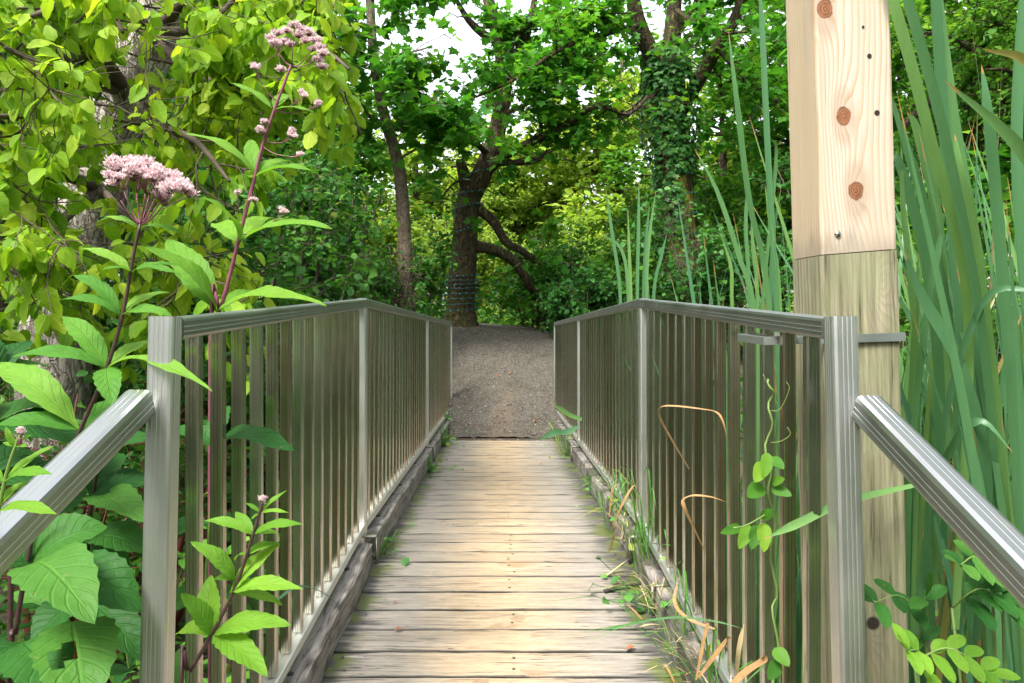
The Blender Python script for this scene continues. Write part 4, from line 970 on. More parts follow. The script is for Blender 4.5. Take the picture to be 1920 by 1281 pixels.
def tuft(x, y, z, n, h, label, mat='grass', w=.006, spread=.8, lean=(0, 0), leafy=0):
    t = MB(); 
    for i in range(n):
        a_ = rng.uniform(0, 6.3); sp = spread*rng.uniform(.15, 1); H = h*rng.uniform(.45, 1.1); d = A([math.cos(a_)*sp+lean[0], math.sin(a_)*sp+lean[1], 0]); b = A([rng.normal(0, .03), rng.normal(0, .05), 0])
        tube(t, [A([0, 0, -.012]), b], .0015, 3)
        strap(t, [b, b+A([0, 0, H*.45])+d*H*.25, b+A([0, 0, H*.8])+d*H*.6, b+A([0, 0, H*.72])+d*H*1.15], w*rng.uniform(.6, 1.3), (math.sin(a_), -math.cos(a_), 0) if 0 else (d[0], d[1], .3), .3, 9, 0)
    if leafy:
        lv = Leaves(); n2 = leafy; c = np.stack([rng.normal(0, .09, n2), rng.normal(0, .16, n2), rng.uniform(.01, h*.5, n2)], -1)
        for q_ in c: tube(t, [A([0, 0, -.012]), A([q_[0]*.5, q_[1]*.5, q_[2]*.8]), q_], .0012, 3)
        lv.add(c, rnd(n2, .4), A([0, 0, 1.])+rng.normal(0, .4, (n2, 3)), rng.uniform(.02, .05, n2)); lv.to(t, T_blade(5, .38))
    o = t.build('grass_tuft', M[mat]); o.location = (x, y, z); return tag(o, label, 'grass tuft', 'grass tufts along the kerbs')
for (x, y, n, h, sp, le, lf, lab) in ((.58, 2.95, 34, .50, .8, (-.15, 0), 10, 'grass tuft with long arching blades at the right middle post'), (.57, 3.6, 24, .36, .9, (-.3, 0), 6, 'grass tuft spilling over the right kerb past the middle post'),
        (.58, 2.35, 20, .32, .9, (-.25, 0), 5, 'short grass tuft on the near right kerb'), (.56, 2.0, 20, .34, .9, (-.2, .1), 0, 'grass tuft at the lower right deck corner'), (.68, 1.8, 9, .45, .6, (-.3, 0), 0, 'thin grass growing between the lower right balusters'),
        (.52, 6.1, 14, .30, .9, (-.5, 0), 20, 'grass tuft leaning over the far right deck end'), (.70, 7.3, 16, .28, .8, (-.2, 0), 40, 'grassy weeds at the right edge of the gravel'),
        (-.55, 6.6, 14, .22, .8, (.2, 0), 60, 'leafy green weeds at the far left deck end'), (-.66, 7.6, 14, .26, .7, (.2, 0), 90, 'bushy green weeds at the left edge of the gravel'), (-.54, 3.30, 10, .14, .9, (.2, 0), 14, 'small weed by the left kerb joint'),
        (-.53, 5.3, 8, .14, .9, (.2, 0), 40, 'low weeds along the left kerb near the gravel'), (.55, 4.6, 9, .18, .9, (-.2, 0), 12, 'small tuft along the right kerb in the second bay'), (.53, 2.75, 10, .10, 1.0, (-.3, 0), 26, 'mossy weeds at the right kerb by the stick')):
    tuft(x, y, max(float(hgt(x, y)), zdeck(y)) if abs(x) < .56 else zdeck(y)+.02 if y < 7 else float(hgt(x, y)), n, h, lab, 'grass', .006 if y < 4 else .009, sp, le, lf)
for (x, y, n, h, lab) in ((.57, 2.15, 22, .16, 'tangle of dry straw on the near right kerb'), (.55, 2.62, 18, .13, 'tangle of dry straw by the right kerb pipe strap'), (.54, 3.35, 14, .14, 'dry straw caught past the right middle post'), (.58, 1.75, 18, .22, 'dry straw sticking up in the lower right railing corner')):
    tag(tuft(x, y, zdeck(y)+.06, n, h, lab, 'dry_pale', .004, 1.5, (-.25, 0)), lab, 'straw', 'dry straw along the right kerb').name = 'straw_tuft'
def green_blade(label, pts, w): return dry_blade(label, pts, w, 'cattail', 'cattail_leaf', 'cattail leaf')
green_blade('green cattail leaf poking out through the right balusters at post height', [(1740, 905, 1.60), (1590, 940, 1.50), (1500, 980, 1.42), (1434, 1010, 1.38)], .016)
green_blade('dark green reed leaf lying out over the far right deck end', [(1085, 800, 5.6), (1060, 812, 5.4), (1040, 812, 5.3), (1012, 824, 5.2)], .05)
green_blade('dark green reed leaf beside the far right kerb pointing at the path', [(1100, 790, 5.7), (1070, 780, 5.6), (1035, 757, 5.5)], .045)
green_blade('thin green blade arching over the near left kerb', [(520, 1125, 1.75), (560, 1100, 1.8), (610, 1115, 1.9), (660, 1160, 2.0)], .012)
green_blade('thin green blade arching low in the right railing corner', [(1135, 1180, 2.2), (1250, 1160, 2.0), (1330, 1165, 1.85), (1398, 1180, 1.75)], .012)
# ---------------------------------------------------------------- trees and shrubs
def pxd(p):
    return CX+p[0]*F/max(p[1], .05), CY-(p[2]-EYE)*F/max(p[1], .05)
def line_keep(lines):
    def f(c):
        x = CX+c[:, 0]*F/c[:, 1]; y = CY-(c[:, 2]-EYE)*F/c[:, 1]; r = rng.random(len(c)); bad = np.zeros(len(c), bool)
        for (ax, ay, bx, by, w, pr, dmax) in lines:
            t = np.clip(((x-ax)*(bx-ax)+(y-ay)*(by-ay))/((bx-ax)**2+(by-ay)**2), 0, 1)
            bad |= (np.hypot(x-ax-t*(bx-ax), y-ay-t*(by-ay)) < w) & (r < pr) & (c[:, 1] < dmax)
        return ~bad
    return f
def near_clear(p):
    """keep the space above the bridge and the near view free of branches"""
    x, y = pxd(p)
    if p[1] < 1.9: return True
    if abs(p[0]) < 1.0 and p[2] < 2.0 and p[1] < 8: return True
    return p[1] < 4.6 and x > 690
def flare(base_r, n): return
def tree(name, label, cat, limbs, barkm, leafm, tpl, base, group=None, keep=None, branchm=None, **kw):
    t = thing(name, label, cat, group, loc=base); b = A(base); wd, lv = MB(), Leaves()
    L2 = []
    for lb in limbs: L2.append((A(lb[0]),)+tuple(lb[1:]))
    if branchm:
        grow(wd, lv, L2[:1], **kw); bw = MB(); grow(bw, lv, L2[1:], **kw)
        for v in bw.V: v -= b
        bw.build('branch', branchm, t)
    else: grow(wd, lv, L2, **kw)
    for v in wd.V: v -= b
    wd.build('trunk', barkm, t); m = MB()
    kp = None if keep is None else (lambda c: keep(c+b))
    lv.c = [c-b for c in lv.c]; lv.to(m, tpl, kp); m.build('crown', leafm, t)
    return t
def G(px, d, sink=.15):
    x = (px-CX)*d/F; return A([x, d, float(hgt(x, d))-sink])
OV, MP, RH, BL = T_oval(), T_maple(), T_rhomb(), T_blade(7, .31, .07, .26, .12, .8, .5)
# pale-barked leaning tree with the bright hanging leaves
def pale_keep(c):
    x = CX+c[:, 0]*F/c[:, 1]; y = CY-(c[:, 2]-EYE)*F/c[:, 1]; r = rng.random(len(c))
    def win(ax, ay, bx, by, w):
        t = np.clip(((x-ax)*(bx-ax)+(y-ay)*(by-ay))/((bx-ax)**2+(by-ay)**2), 0, 1)
        return np.hypot(x-ax-t*(bx-ax), y-ay-t*(by-ay)) < w
    bad = (win(310, 30, 225, 200, 62) & (r < .86)) | (win(160, 360, 125, 520, 52) & (r < .6)) | (win(110, 560, 100, 720, 90) & (r < .6))
    bad |= (win(300, 160, 300, 230, 45) & (r < .7)) | (win(10, 110, 30, 240, 50) & (r < .6)) | (win(380, 400, 520, 520, 90) & (r < .5))
    return ~bad
b0 = G(95, 5.0)
tr = [b0, P(105, 640, 5.0), P(140, 520, 5.0), P(180, 370, 5.0), P(235, 170, 5.0), P(300, 40, 5.0), P(350, -160, 5.0), P(390, -420, 5.0)]
s1 = P(235, 170, 5.0); s2 = P(290, 60, 5.0); s0 = P(185, 350, 5.0); s3 = P(350, -160, 5.0)
tree('pale_barked_tree', 'leaning pale-barked tree with bright yellow-green hanging leaves', 'tree',
     [(tr, .235, .15, .8, 0),
      ([s1, P(180, 100, 4.2), P(90, 120, 3.5), P(10, 90, 2.9)], .05, .008, .25), ([s1, P(130, 150, 4.2), P(60, 210, 3.6), P(-20, 220, 3.0)], .045, .008, .25),
      ([s2, P(330, 60, 4.5), P(450, 60, 4.0), P(600, 95, 3.5), P(655, 130, 3.3)], .04, .006, .25, 15), ([s2, P(350, 130, 4.4), P(450, 170, 3.9), P(560, 190, 3.6)], .035, .006, .3, 9),
      ([s1, P(280, 230, 4.3), P(360, 260, 3.7), P(430, 340, 3.2)], .04, .007, .2), ([s0, P(250, 420, 4.4), P(310, 470, 3.8), P(360, 520, 3.3)], .03, .006, .3, 9),
      ([s0, P(120, 330, 4.2), P(50, 330, 3.5), P(-10, 380, 2.9)], .045, .007, .2), ([s0, P(100, 430, 4.0), P(60, 470, 3.4), P(90, 520, 2.9)], .035, .007, .35, 9),
      ([s2, P(380, -20, 4.6), P(480, -10, 4.1), P(620, 10, 3.7)], .045, .008, .2, 14), ([s2, P(200, 0, 4.4), P(120, 10, 3.7), P(60, 30, 3.1)], .045, .008, .2),
      ([s3, P(220, -120, 4.4), P(200, -20, 3.6), P(230, 60, 3.2)], .05, .008, .3), ([s3, P(450, -150, 4.6), P(480, -60, 4.0), P(400, 40, 3.6)], .05, .008, .3, 12)],
     M['bark_pale'], M['leaf_bright'], BL, b0, keep=pale_keep, branchm=M['twig'], nsec=9, lsec=.60, ntw=7, ltw=.32, nlf=10, size=.092, flat=.8, droop=.95, up=-.06, leafup=.6, avoid=near_clear, twig=.0035)
b0 = G(40, 8.0)
tree('pale_barked_tree', 'slim pale trunk at the picture edge behind the leaning pale tree', 'tree',
     [([b0, P(50, 400, 8), P(62, 180, 8), P(60, 60, 8), P(70, -200, 8)], .14, .09, .6, 6), ([P(60, 60, 8), P(140, -20, 7.6), P(240, -60, 7.2)], .05, .01, .2), ([P(62, 160, 8), P(0, 100, 7.6), P(-70, 90, 7.0)], .05, .01, .2),
      ([P(55, 300, 8), P(130, 260, 7.4), P(210, 260, 7)], .04, .01, .2)], M['bark_pale'], M['leaf_mid'], OV, b0, nsec=11, lsec=1.0, ntw=7, ltw=.4, nlf=10, size=.09, droop=.5)
# red-twigged bush under it
def shrub(name, label, base, h, rad, nst, leafm, tpl, size, woodm=None, ntw=6, nlf=9, nsec=7, group=None, lean=(0, 0), flat=.7, ltw=.28, lsec=.42, tw=.0035, avoid=None, keep=None):
    b = A(base, float); limbs = []
    for i in range(nst):
        a_ = rng.uniform(0, 6.3); rr = rad*math.sqrt(rng.random()); H = h*rng.uniform(.6, 1.05)
        e = b+A([math.cos(a_)*rr+lean[0], math.sin(a_)*rr+lean[1], H]); s = b+A([math.cos(a_)*.12, math.sin(a_)*.12, -.1])
        m = s*.5+e*.5+A([math.cos(a_)*rr*.1, math.sin(a_)*rr*.1, H*.12])+rng.normal(0, .06, 3)
        limbs.append(([s, m, e], .016+.006*h, .004, .25))
    return tree(name, label, 'shrub', limbs, woodm or M['twig'], leafm, tpl, base, group, nsec=nsec, lsec=lsec, ntw=ntw, ltw=ltw, nlf=nlf, size=size, flat=flat, droop=.3, sides=5, wood_n=8, twig=tw, avoid=avoid, keep=keep)
shrub('red_twigged_shrub', 'red-twigged shrub tangled in front of the pale trunk', G(110, 3.6), 1.5, .8, 11, M['leaf_dark'], OV, .055, M['stem_red'], 5, 6, 6)
shrub('red_twigged_shrub', 'smaller red-twigged shrub behind the flowering stem', G(250, 4.2), 1.3, .7, 9, M['leaf_dark'], OV, .055, M['stem_red'], 5, 7, 6)
DS = [(-1.9, 5.6, 2.2, 1.0, 'dark leafy shrub behind the left end post'), (-2.6, 7.2, 3.0, 1.0, 'tall dark shrub behind the purple flower stem'), (-2.2, 8.4, 2.5, .75, 'dark shrub with tangled bare twigs left of the thin trunk'),
      (-3.6, 6.2, 2.6, 1.3, 'dark shrub at the left picture edge behind the pale trunk'), (-3.0, 9.5, 3.8, 1.5, 'tall dark shrub filling the gap behind the pale tree'), (-4.8, 8.5, 3.5, 1.6, 'dark shrub far out behind the slim pale trunk'), (-1.35, 9.9, 1.5, .6, 'low shrub at the foot of the thin trunk')]
for i, (x, y, h, r, lab) in enumerate(DS):
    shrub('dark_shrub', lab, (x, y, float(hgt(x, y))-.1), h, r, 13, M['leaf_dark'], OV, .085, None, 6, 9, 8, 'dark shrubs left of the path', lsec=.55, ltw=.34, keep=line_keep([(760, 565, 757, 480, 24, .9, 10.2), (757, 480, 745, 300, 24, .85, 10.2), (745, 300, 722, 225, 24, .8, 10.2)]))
TK = line_keep([(757, 480, 745, 300, 26, .8, 10.3), (745, 300, 722, 225, 26, .75, 10.3), (722, 225, 696, 40, 20, .6, 10.3), (866, 560, 880, 350, 42, .8, 12), (890, 350, 940, 190, 34, .7, 12), (860, 40, 810, 80, 40, .8, 99),
    (1265, 480, 1250, 70, 60, .9, 12.75), (1240, 130, 1190, 0, 26, .8, 12.5), (1275, 210, 1400, 0, 24, .8, 12.2), (845, 45, 860, 75, 42, .85, 99), (1385, 40, 1395, 60, 24, .9, 99), (985, 235, 995, 245, 30, .8, 99), (1440, 60, 1450, 100, 22, .9, 99), (1195, 150, 1205, 260, 30, .9, 99), (650, 185, 640, 215, 36, .8, 99), (1000, 290, 1160, 330, 40, .45, 13), (1440, 160, 1440, 240, 30, .6, 99), (960, 490, 1010, 540, 40, .6, 12.3), (930, 420, 975, 468, 25, .6, 12.3), (1110, 200, 1180, 212, 18, .6, 11.2)])
# thin trunk left of the path
b0 = G(762, 10.2)
tree('thin_tree', 'thin crooked brown-trunked tree left of the path', 'tree',
     [([b0, P(760, 500, 10.2), P(757, 430, 10.2), P(750, 330, 10.2), P(736, 270, 10.2), P(722, 225, 10.2), P(704, 140, 10.3), P(694, 20, 10.3), P(690, -150, 10.3)], .105, .055, .85, 3),
      ([P(723, 238, 10.2), P(705, 228, 10.0), P(680, 205, 9.8), P(650, 190, 9.6)], .035, .01, .2, 9), ([P(704, 150, 10.3), P(740, 110, 9.6), P(800, 90, 9.0)], .03, .01, .2, 11), ([P(715, 190, 10.3), P(780, 180, 9.6), P(850, 200, 9.2)], .03, .01, .2, 11),
      ([P(696, 60, 10.3), P(650, 40, 9.7), P(600, 60, 9.3)], .03, .01, .2, 9), ([P(692, 0, 10.3), P(750, -30, 9.8), P(830, -20, 9.2)], .03, .01, .2, 10), ([P(745, 300, 10.2), P(800, 270, 9.8), P(850, 260, 9.4)], .02, .008, .3, 8)],
     M['bark_thin'], M['leaf_maple'], MP, b0, keep=TK, nsec=10, lsec=.85, ntw=7, ltw=.40, nlf=9, size=.135, flat=.4, droop=.15, up=.0)
# central maple wound with a light string
b0 = G(862, 12.0, .1)
T1 = [b0, P(862, 570, 12), P(868, 480, 12), P(874, 400, 12), P(884, 352, 12)]
tree('maple_tree', 'forked maple in the middle wound with dark green light strings', 'tree',
     [([b0+A([0, 0, -.05]), b0+A([.0, 0, .12]), b0+A([0, 0, .35])], .34, .245, .99, 0), (T1, .245, .18, .99, 0),
      ([P(882, 365, 12), P(905, 320, 12), P(930, 250, 12.1), P(945, 150, 12.3), P(930, 60, 12.5), P(900, -60, 12.7)], .18, .09, .5, 8), ([P(940, 140, 12.3), P(985, 70, 12.3), P(1010, -40, 12.3)], .10, .04, .3, 9),
      ([P(920, 75, 12.4), P(880, 40, 12.2), P(850, -10, 12.)], .08, .03, .3, 9),
      ([P(878, 370, 12), P(868, 325, 11.9), P(862, 300, 11.9)], .12, .07, .99, 0), ([P(864, 340, 11.9), P(850, 345, 11.5), P(820, 380, 11.2)], .03, .01, .3, 5),
      ([P(905, 330, 12), P(950, 290, 11.8), P(1000, 265, 11.6), P(1060, 235, 11.3), P(1110, 200, 11.2), P(1150, 205, 11.1), P(1180, 215, 11.0), P(1215, 180, 11)], .085, .02, .25, 13),
      ([P(930, 305, 12), P(975, 305, 11.7), P(1008, 300, 11.5), P(1022, 285, 11.5)], .06, .03, .5, 5), ([P(1015, 262, 11.6), P(1012, 220, 11.6), P(1000, 180, 11.6), P(1000, 130, 11.5)], .04, .012, .3, 8),
      ([P(892, 462, 12), P(930, 470, 12.1), P(965, 492, 12.2), P(1000, 545, 12.4)], .10, .07, .7, 4), ([P(900, 395, 12), P(925, 415, 12), P(950, 455, 12.1), P(975, 468, 12.2), P(1010, 490, 12.4), P(1085, 500, 12.6)], .09, .05, .5, 7),
      ([P(915, 290, 12), P(860, 240, 11.2), P(800, 215, 10.8)], .05, .012, .3, 10), ([P(935, 220, 12.1), P(1000, 190, 11.4), P(1060, 170, 10.8)], .045, .012, .3, 11), ([P(944, 150, 12.2), P(1040, 110, 11.6), P(1120, 110, 11.2)], .045, .012, .3, 11),
      ([P(935, 120, 12.3), P(1000, 40, 12.0), P(1090, 10, 11.6)], .05, .012, .3, 11)],
     M['bark_brown'], M['leaf_maple'], MP, b0, keep=TK, nsec=9, lsec=1.05, ntw=8, ltw=.45, nlf=7, size=.13, flat=.38, droop=.15, up=.0)
# light strings on the maple and on the ivy tree
def string_lights(label, path, r, turns, loc):
    c = smooth_path(path, 240); a_ = np.cumsum(np.full(240, turns*2*math.pi/240)+rng.normal(0, .035, 240)); rr = np.interp(np.linspace(0, 1, 240), np.linspace(0, 1, len(r)), r)+.012
    p = c+np.stack([np.cos(a_)*rr, np.sin(a_)*rr, rng.normal(0, .006, 240).cumsum()*.3], -1)
    t = thing('string_lights', label, 'string lights', loc=loc); mb = MB(); tube(mb, p-A(loc), .009, 5, v=0.)
    for q_ in p[::2]: tube(mb, [q_-A(loc), q_-A(loc)+rnd()*.022+A([0, -.012, 0])], [.012, .005], 5, v=1.)
    mb.build('wire', M['wire'], t)
string_lights('string of small green lights wound round the forked maple trunk', [P(862, 590, 12), P(866, 545, 12), P(868, 510, 12)], (.31, .27, .25), 8, tuple(b0))
string_lights('loose green light string on the upper trunk of the forked maple', [P(868, 470, 12), P(876, 395, 12), P(884, 350, 12), P(925, 270, 12.05)], (.25, .225, .21, .19), 5, tuple(b0))
# ivy-clad tree right of the path
b0 = G(1278, 13.0, .1)
IV = [b0, P(1275, 480, 13), P(1266, 380, 13), P(1257, 260, 13), P(1252, 160, 13), P(1250, 100, 13)]
ti = tree('ivy_clad_tree', 'big forked tree with its trunk covered in ivy right of the path', 'tree',
     [(IV, .33, .30, .99, 0), ([P(1240, 130, 13), P(1215, 90, 12.8), P(1190, 20, 12.6), P(1170, -120, 12.4)], .17, .10, .4, 8), ([P(1255, 110, 13), P(1262, 40, 13), P(1270, -120, 13)], .18, .10, .5, 6),
      ([P(1275, 210, 13), P(1310, 150, 12.8), P(1345, 90, 12.6), P(1380, 30, 12.4), P(1410, -60, 12.2)], .13, .08, .3, 12),
      ([P(1262, 60, 13), P(1300, 20, 12.9), P(1330, -60, 12.8)], .10, .05, .4, 9),
      ([P(1200, 48, 12.6), P(1130, 65, 11.8), P(1058, 88, 11.0), P(960, 152, 10.4), P(868, 192, 10.)], .055, .012, .2, 14), ([P(1215, 80, 12.8), P(1130, 30, 11.6), P(1060, 10, 11)], .06, .015, .2, 10),
      ([P(1345, 90, 12.6), P(1400, 150, 12.), P(1460, 190, 11.6)], .05, .015, .2, 11), ([P(1270, 20, 12.8), P(1330, 60, 11.8), P(1400, 60, 11.2)], .05, .015, .2, 11), ([P(1240, 170, 13), P(1200, 190, 12.4), P(1160, 230, 12)], .03, .01, .3, 6)],
     M['bark_moss'], M['leaf_maple'], MP, b0, keep=TK, nsec=10, lsec=1.1, ntw=7, ltw=.45, nlf=8, size=.13, flat=.45, droop=.2, up=.0)
lv = Leaves(); n = 5200; tt = rng.random(n)**.8; c = smooth_path(IV, 100)[(tt*99).astype(int)]; a_ = rng.uniform(0, 6.28, n)
keep = (np.sin(a_*1.0+tt*5)+np.cos(tt*9+a_*2)*.7+rng.normal(0, .5, n) > -.15) & ((tt > .5) | (np.cos(a_) < .15)); c, a_, tt = c[keep], a_[keep], tt[keep]
rr = .34+rng.random(len(a_))*.10+.10*np.maximum(0, np.sin(a_*2+tt*12)); o_ = np.stack([np.cos(a_), np.sin(a_), 0*a_], -1)
lv.add(c+o_*rr[:, None]-A(b0), o_*.4+A([0, 0, -.9])+rng.normal(0, .4, o_.shape), o_+A([0, 0, .5])+rng.normal(0, .3, o_.shape), rng.uniform(.06, .11, len(a_)))
mb = MB(); lv.to(mb, MP); mb.build('ivy', M['leaf_ivy'], ti)
string_lights('dark wire of a light string round the lower ivy tree trunk', [P(1275, 470, 13), P(1268, 400, 13), P(1262, 330, 13)], (.34, .33, .33), 4, tuple(b0))
# gnarled small-leaved tree beyond the cattails
b0 = G(1990, 6.5)
tree('gnarled_tree', 'gnarled bright small-leaved tree beyond the cattails', 'tree',
     [([b0, P(1990, 500, 6.5), P(1960, 330, 6.5), P(1930, 200, 6.5), P(1950, 50, 6.5), P(1960, -150, 6.6)], .14, .07, .6, 5), ([P(1960, 300, 6.5), P(1890, 185, 6.4), P(1830, 165, 6.3), P(1760, 180, 6.2), P(1690, 240, 6.2)], .06, .03, .3, 9),
      ([P(1930, 200, 6.5), P(1850, 120, 6.1), P(1780, 70, 5.8), P(1720, 60, 5.6)], .03, .008, .2, 14), ([P(1940, 100, 6.5), P(1880, 50, 6.0), P(1820, 10, 5.7)], .03, .008, .2, 14), ([P(1930, 220, 6.4), P(1900, 140, 5.8), P(1850, 130, 5.3)], .025, .008, .2, 12),
      ([P(1955, 0, 6.5), P(1880, -60, 6), P(1780, -80, 5.7)], .03, .008, .2, 12)],
     M['bark_brown'], M['leaf_mid'], OV, b0, nsec=11, lsec=.7, ntw=8, ltw=.28, nlf=11, size=.05, flat=.5, droop=.2, twig=.0025)
# shrubs right and behind
TK2 = line_keep([(1268, 340, 1285, 475, 34, .85, 13), (866, 560, 876, 380, 34, .9, 12), (757, 560, 745, 300, 18, .8, 10)])
RS = [(3.3, 13.5, 2.6, 1.3, 'leaf_mid', 'green bush right of the ivy-clad trunk'), (1.9, 14.6, 1.6, 1.0, 'leaf_mid', 'dark bush between the maple limb and the ivy-clad trunk'), (.55, 14.0, 1.7, .9, 'leaf_dark', 'dark bush under the drooping maple limbs'), (.9, 17.5, 2.2, 1.2, 'leaf_far', 'rounded bush behind the drooping maple limbs'),
      (3.0, 10.5, 2.0, 1.1, 'leaf_ivy', 'dark bush behind the right railing bend'), (4.0, 8.6, 2.8, 1.3, 'leaf_dark', 'dark tall bush left of the timber post'), (5.2, 9.8, 3.6, 1.6, 'leaf_dark', 'dark tall bush behind the timber post'), (2.3, 12.0, 1.5, .8, 'leaf_mid', 'low bush at the foot of the ivy-clad tree'),
      (-1.5, 14.5, 2.0, 1.0, 'leaf_far', 'green bush left of the maple trunk'), (-.9, 16.5, 2.6, 1.1, 'leaf_far', 'bright bush seen between the thin trunk and the maple'), (-3.4, 13.0, 3.4, 1.5, 'leaf_mid', 'green bush behind the dark shrubs'), (3.6, 6.4, 2.4, 1.2, 'leaf_mid', 'green bush behind the cattails'),
      (5.4, 6.2, 2.8, 1.4, 'leaf_mid', 'green bush behind the cattails at the picture edge'), (2.4, 18.0, 3.0, 1.4, 'leaf_far', 'bright bush far behind the ivy-clad tree'), (1.35, 11.6, .9, .6, 'leaf_ivy', 'low dark bush at the right edge of the gravel crest')]
for (x, y, h, r, lm, lab) in RS:
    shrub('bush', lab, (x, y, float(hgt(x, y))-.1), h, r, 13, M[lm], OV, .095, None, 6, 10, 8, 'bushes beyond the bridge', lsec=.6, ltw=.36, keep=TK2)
for (src, x, y, lab) in (('bush.005', -3.0, -.6, 'unseen dark bush added on the left bank beside the bridge end'), ('bush.006', 3.1, -.9, 'unseen dark bush added on the right bank beside the bridge end'), ('bush.005', 2.9, -4.0, 'unseen dark bush added right of the path behind the bridge end'),
                    ('bush.006', -2.9, -4.2, 'unseen dark bush added left of the path behind the bridge end'), ('bush.005', -5.5, -2.5, 'unseen dark bush added out on the left bank'), ('bush.006', 5.6, -2.8, 'unseen dark bush added out on the right bank'), ('bush.006', -1.6, -8, 'unseen dark bush added far back left of the path'), ('bush.005', 1.7, -8.5, 'unseen dark bush added far back right of the path')):
    o = copy_tree(bpy.data.objects[src]); o.location = (x, y, float(hgt(x, y))); o.rotation_euler = (0, 0, rng.uniform(0, 6)); tag(o, lab)  # bushes behind the camera, added to darken reflections in the metal
# woodland trees standing back
def wood_tree(h, leafm, size, nl, dens):
    b = A([0, 0, -.2]); limbs = [([b, A([.1, 0, h*.3]), A([0, .1, h*.6]), A([.1, 0, h*.92])], .2, .05, .35, 10)]
    for i in range(nl):
        z = h*rng.uniform(.12, .85); a_ = i*2.4+rng.normal(0, .3); L = h*.34*(1.1-.55*z/h)
        limbs.append(([A([0, 0, z]), A([math.cos(a_)*L*.5, math.sin(a_)*L*.5, z+L*.25]), A([math.cos(a_)*L, math.sin(a_)*L, z+L*.30])], .06, .015, .25, dens))
    return tree('woodland_tree', '', 'tree', limbs, M['bark_brown'], M[leafm], OV, (0, 0, 0), None, nsec=dens, lsec=1.5, ntw=7, ltw=.7, nlf=9, size=size, flat=.5, droop=.25, sides=6, twig=.008, lump=.03)
WT = [wood_tree(8.5, 'leaf_far', .21, 20, 9), wood_tree(10.5, 'leaf_mid', .21, 22, 9), wood_tree(7.0, 'leaf_far', .19, 18, 9), wood_tree(9.5, 'leaf_maple', .20, 22, 9)]
WL = ['pale bright-leaved tree standing back in the woods', 'tall green tree standing back in the woods', 'low bright-leaved tree standing back in the woods', 'dark green tree standing in the woods behind the shrubs']
spots = [(0.4, 24, 2), (-2.6, 22, 0), (3.6, 23, 0), (6.5, 21, 2), (-5.8, 24, 2), (1.8, 30, 0), (-1.2, 31, 2), (5.8, 30, 0), (-6.0, 32, 0), (10, 27, 0), (-10, 28, 2),
         (-6.2, 16, 3), (-4.4, 18.5, 1), (7.0, 15, 3), (9.0, 18, 1), (5.0, 17, 1), (-9.0, 18, 3), (8.2, 10.5, 3), (-7.6, 11.5, 3), (-9, 6, 1), (9.5, 6, 1), (-8.5, -1, 3), (9, -2, 3),
         (14, 22, 1), (-14, 22, 1), (0, 38, 0), (9, 38, 2), (-9, 38, 2), (4, 40, 0), (-4.5, 40, 0), (-4, -9, 1), (4.5, -9, 3), (0.5, -13, 1)]
used = set()
for (x, y, k_) in spots:
    o = WT[k_] if k_ not in used else copy_tree(WT[k_]); used.add(k_)
    o.location = (x, y, float(hgt(x, y))); o.rotation_euler = (0, 0, rng.uniform(0, 6.3)); s = rng.uniform(.9, 1.1)*(.72 if 16.5 < y < 19 and abs(x) < 6 else 1.0 if y > 19 and 0 < x < 5 and y < 33 else .85 if y > 19 and abs(x) < 7 and y < 33 else .8 if y > 33 else 1); o.scale = (s*1.1, s*1.1, s*rng.uniform(.85, 1.05))
    tag(o, WL[k_], 'tree', ('pale woodland trees', 'tall woodland trees', 'low woodland trees', 'dark woodland trees')[k_])
# ---------------------------------------------------------------- ground cover
def cover(n, xr, yr, size, hmax, reject, label, mat, name='undergrowth', tpl=None):
    x = rng.uniform(*xr, n); y = rng.uniform(*yr, n); k_ = ~reject(x, y); x, y = x[k_], y[k_]; m = len(x)
    dens = np.sin(x*1.7+1)*np.sin(y*1.3)+np.sin(x*3.1+y*2.2)*.6+rng.normal(0, .8, m); k_ = dens > -.6; x, y = x[k_], y[k_]; m = len(x)
    z = hgt(x, y)+hmax*rng.random(m)**1.6*(.5+.5*np.sin(x*2.1+y*1.1)**2)
    lv = Leaves(); lv.add(np.stack([x, y, z], -1), rnd(m, .45)+A([0, 0, .1]), A([0, 0, 1.])+rng.normal(0, .45, (m, 3)), size*rng.uniform(.5, 1.3, m))
    mb = MB(); lv.to(mb, tpl or OV); return tag(mb.build(name, M[mat]), label, 'undergrowth', None, 'stuff')
def off_path(x, y):
    near = (np.abs(x) < .95) & (y < 1.0); br = (np.abs(x) < .66) & (y < 7.3)
    wl = .68+.72*ss(7.1, 9.5, y)+2.3*ss(10.5, 13, y)
    return near | br | ((y > 7.0) & (y < 13.2) & (x > -wl) & (x < wl+.3*ss(10.5, 13, y)))
cover(70000, (-10, 10), (-6, 8), .08, .38, off_path, 'low leafy undergrowth covering the wet banks beside the bridge', 'leaf_ground')
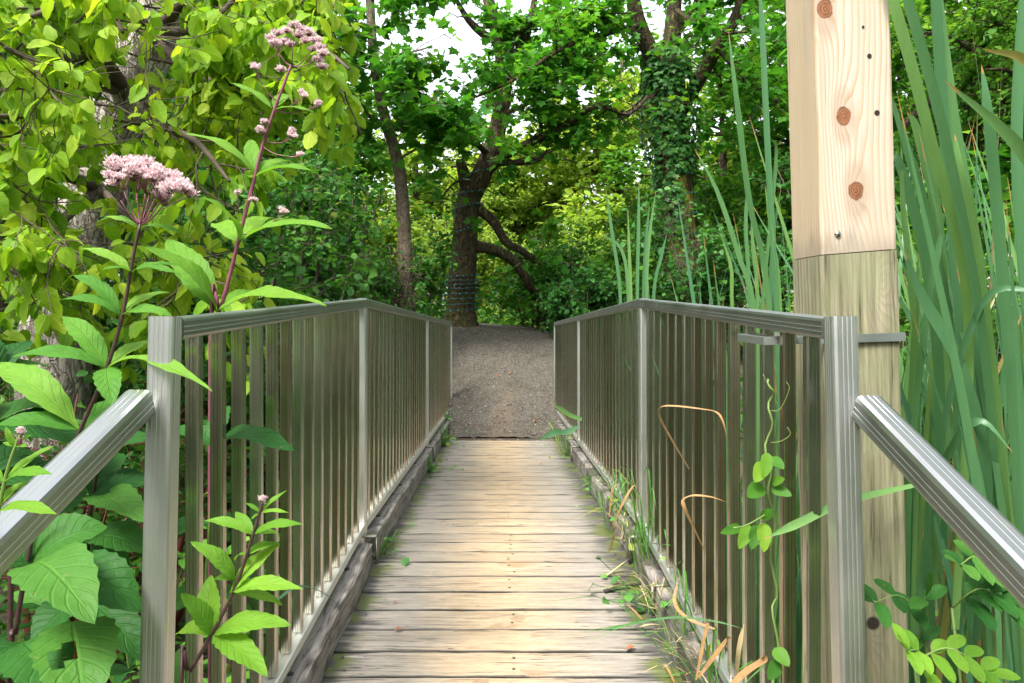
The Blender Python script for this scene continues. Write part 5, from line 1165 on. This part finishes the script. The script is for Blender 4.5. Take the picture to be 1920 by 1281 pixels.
cover(30000, (-9, 9), (7, 20), .11, .45, off_path, 'low leafy undergrowth beyond the bridge', 'leaf_ground')
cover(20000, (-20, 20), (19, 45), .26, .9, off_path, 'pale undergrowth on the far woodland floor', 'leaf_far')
# ---------------------------------------------------------------- camera, sky, sun
cam = bpy.data.cameras.new('camera'); co = bpy.data.objects.new('camera', cam); COL.objects.link(co)
co.location = (0, 0, EYE); co.rotation_euler = (math.pi/2, 0, 0)
cam.sensor_width = 36; cam.lens = F/1920*36; cam.shift_x = (960-CX)/1920; cam.shift_y = -(640.5-CY)/1920
cam.clip_start = .05; cam.clip_end = 1000
scene.camera = co
SUN_EL, SUN_AZ = math.radians(56), math.radians(-145)     # azimuth from +Y, negative = from the left
w = bpy.data.worlds.new('World'); scene.world = w; w.use_nodes = True; nt = w.node_tree
sky = nt.nodes.new('ShaderNodeTexSky'); sky.sky_type = 'NISHITA'; sky.sun_disc = False
sky.sun_elevation = SUN_EL; sky.sun_rotation = SUN_AZ; sky.air_density = 1.2; sky.dust_density = 3.0
hsv = nt.nodes.new('ShaderNodeHueSaturation'); hsv.inputs['Saturation'].default_value = .28
bg = nt.nodes['Background']; bg.inputs['Strength'].default_value = .15
nt.links.new(sky.outputs[0], hsv.inputs['Color']); nt.links.new(hsv.outputs[0], bg.inputs['Color'])
sl = bpy.data.lights.new('sun', 'SUN'); sl.energy = SUN_E; sl.angle = math.radians(SUN_ANG); sl.color = (1, .96, .90)
so = bpy.data.objects.new('sun', sl); COL.objects.link(so)
dv = Vector((math.sin(SUN_AZ)*math.cos(SUN_EL), math.cos(SUN_AZ)*math.cos(SUN_EL), math.sin(SUN_EL)))
so.rotation_euler = dv.to_track_quat('Z', 'Y').to_euler(); so.location = dv*30
vs = scene.view_settings; vs.view_transform = 'Standard'; vs.look = 'None'; vs.exposure = EXPO; vs.gamma = 1
scene.cycles.use_denoising = True
scene.cycles.max_bounces = 10; scene.cycles.diffuse_bounces = 6; scene.cycles.glossy_bounces = 4; scene.cycles.transmission_bounces = 6
scene.cycles.caustics_reflective = False; scene.cycles.caustics_refractive = False
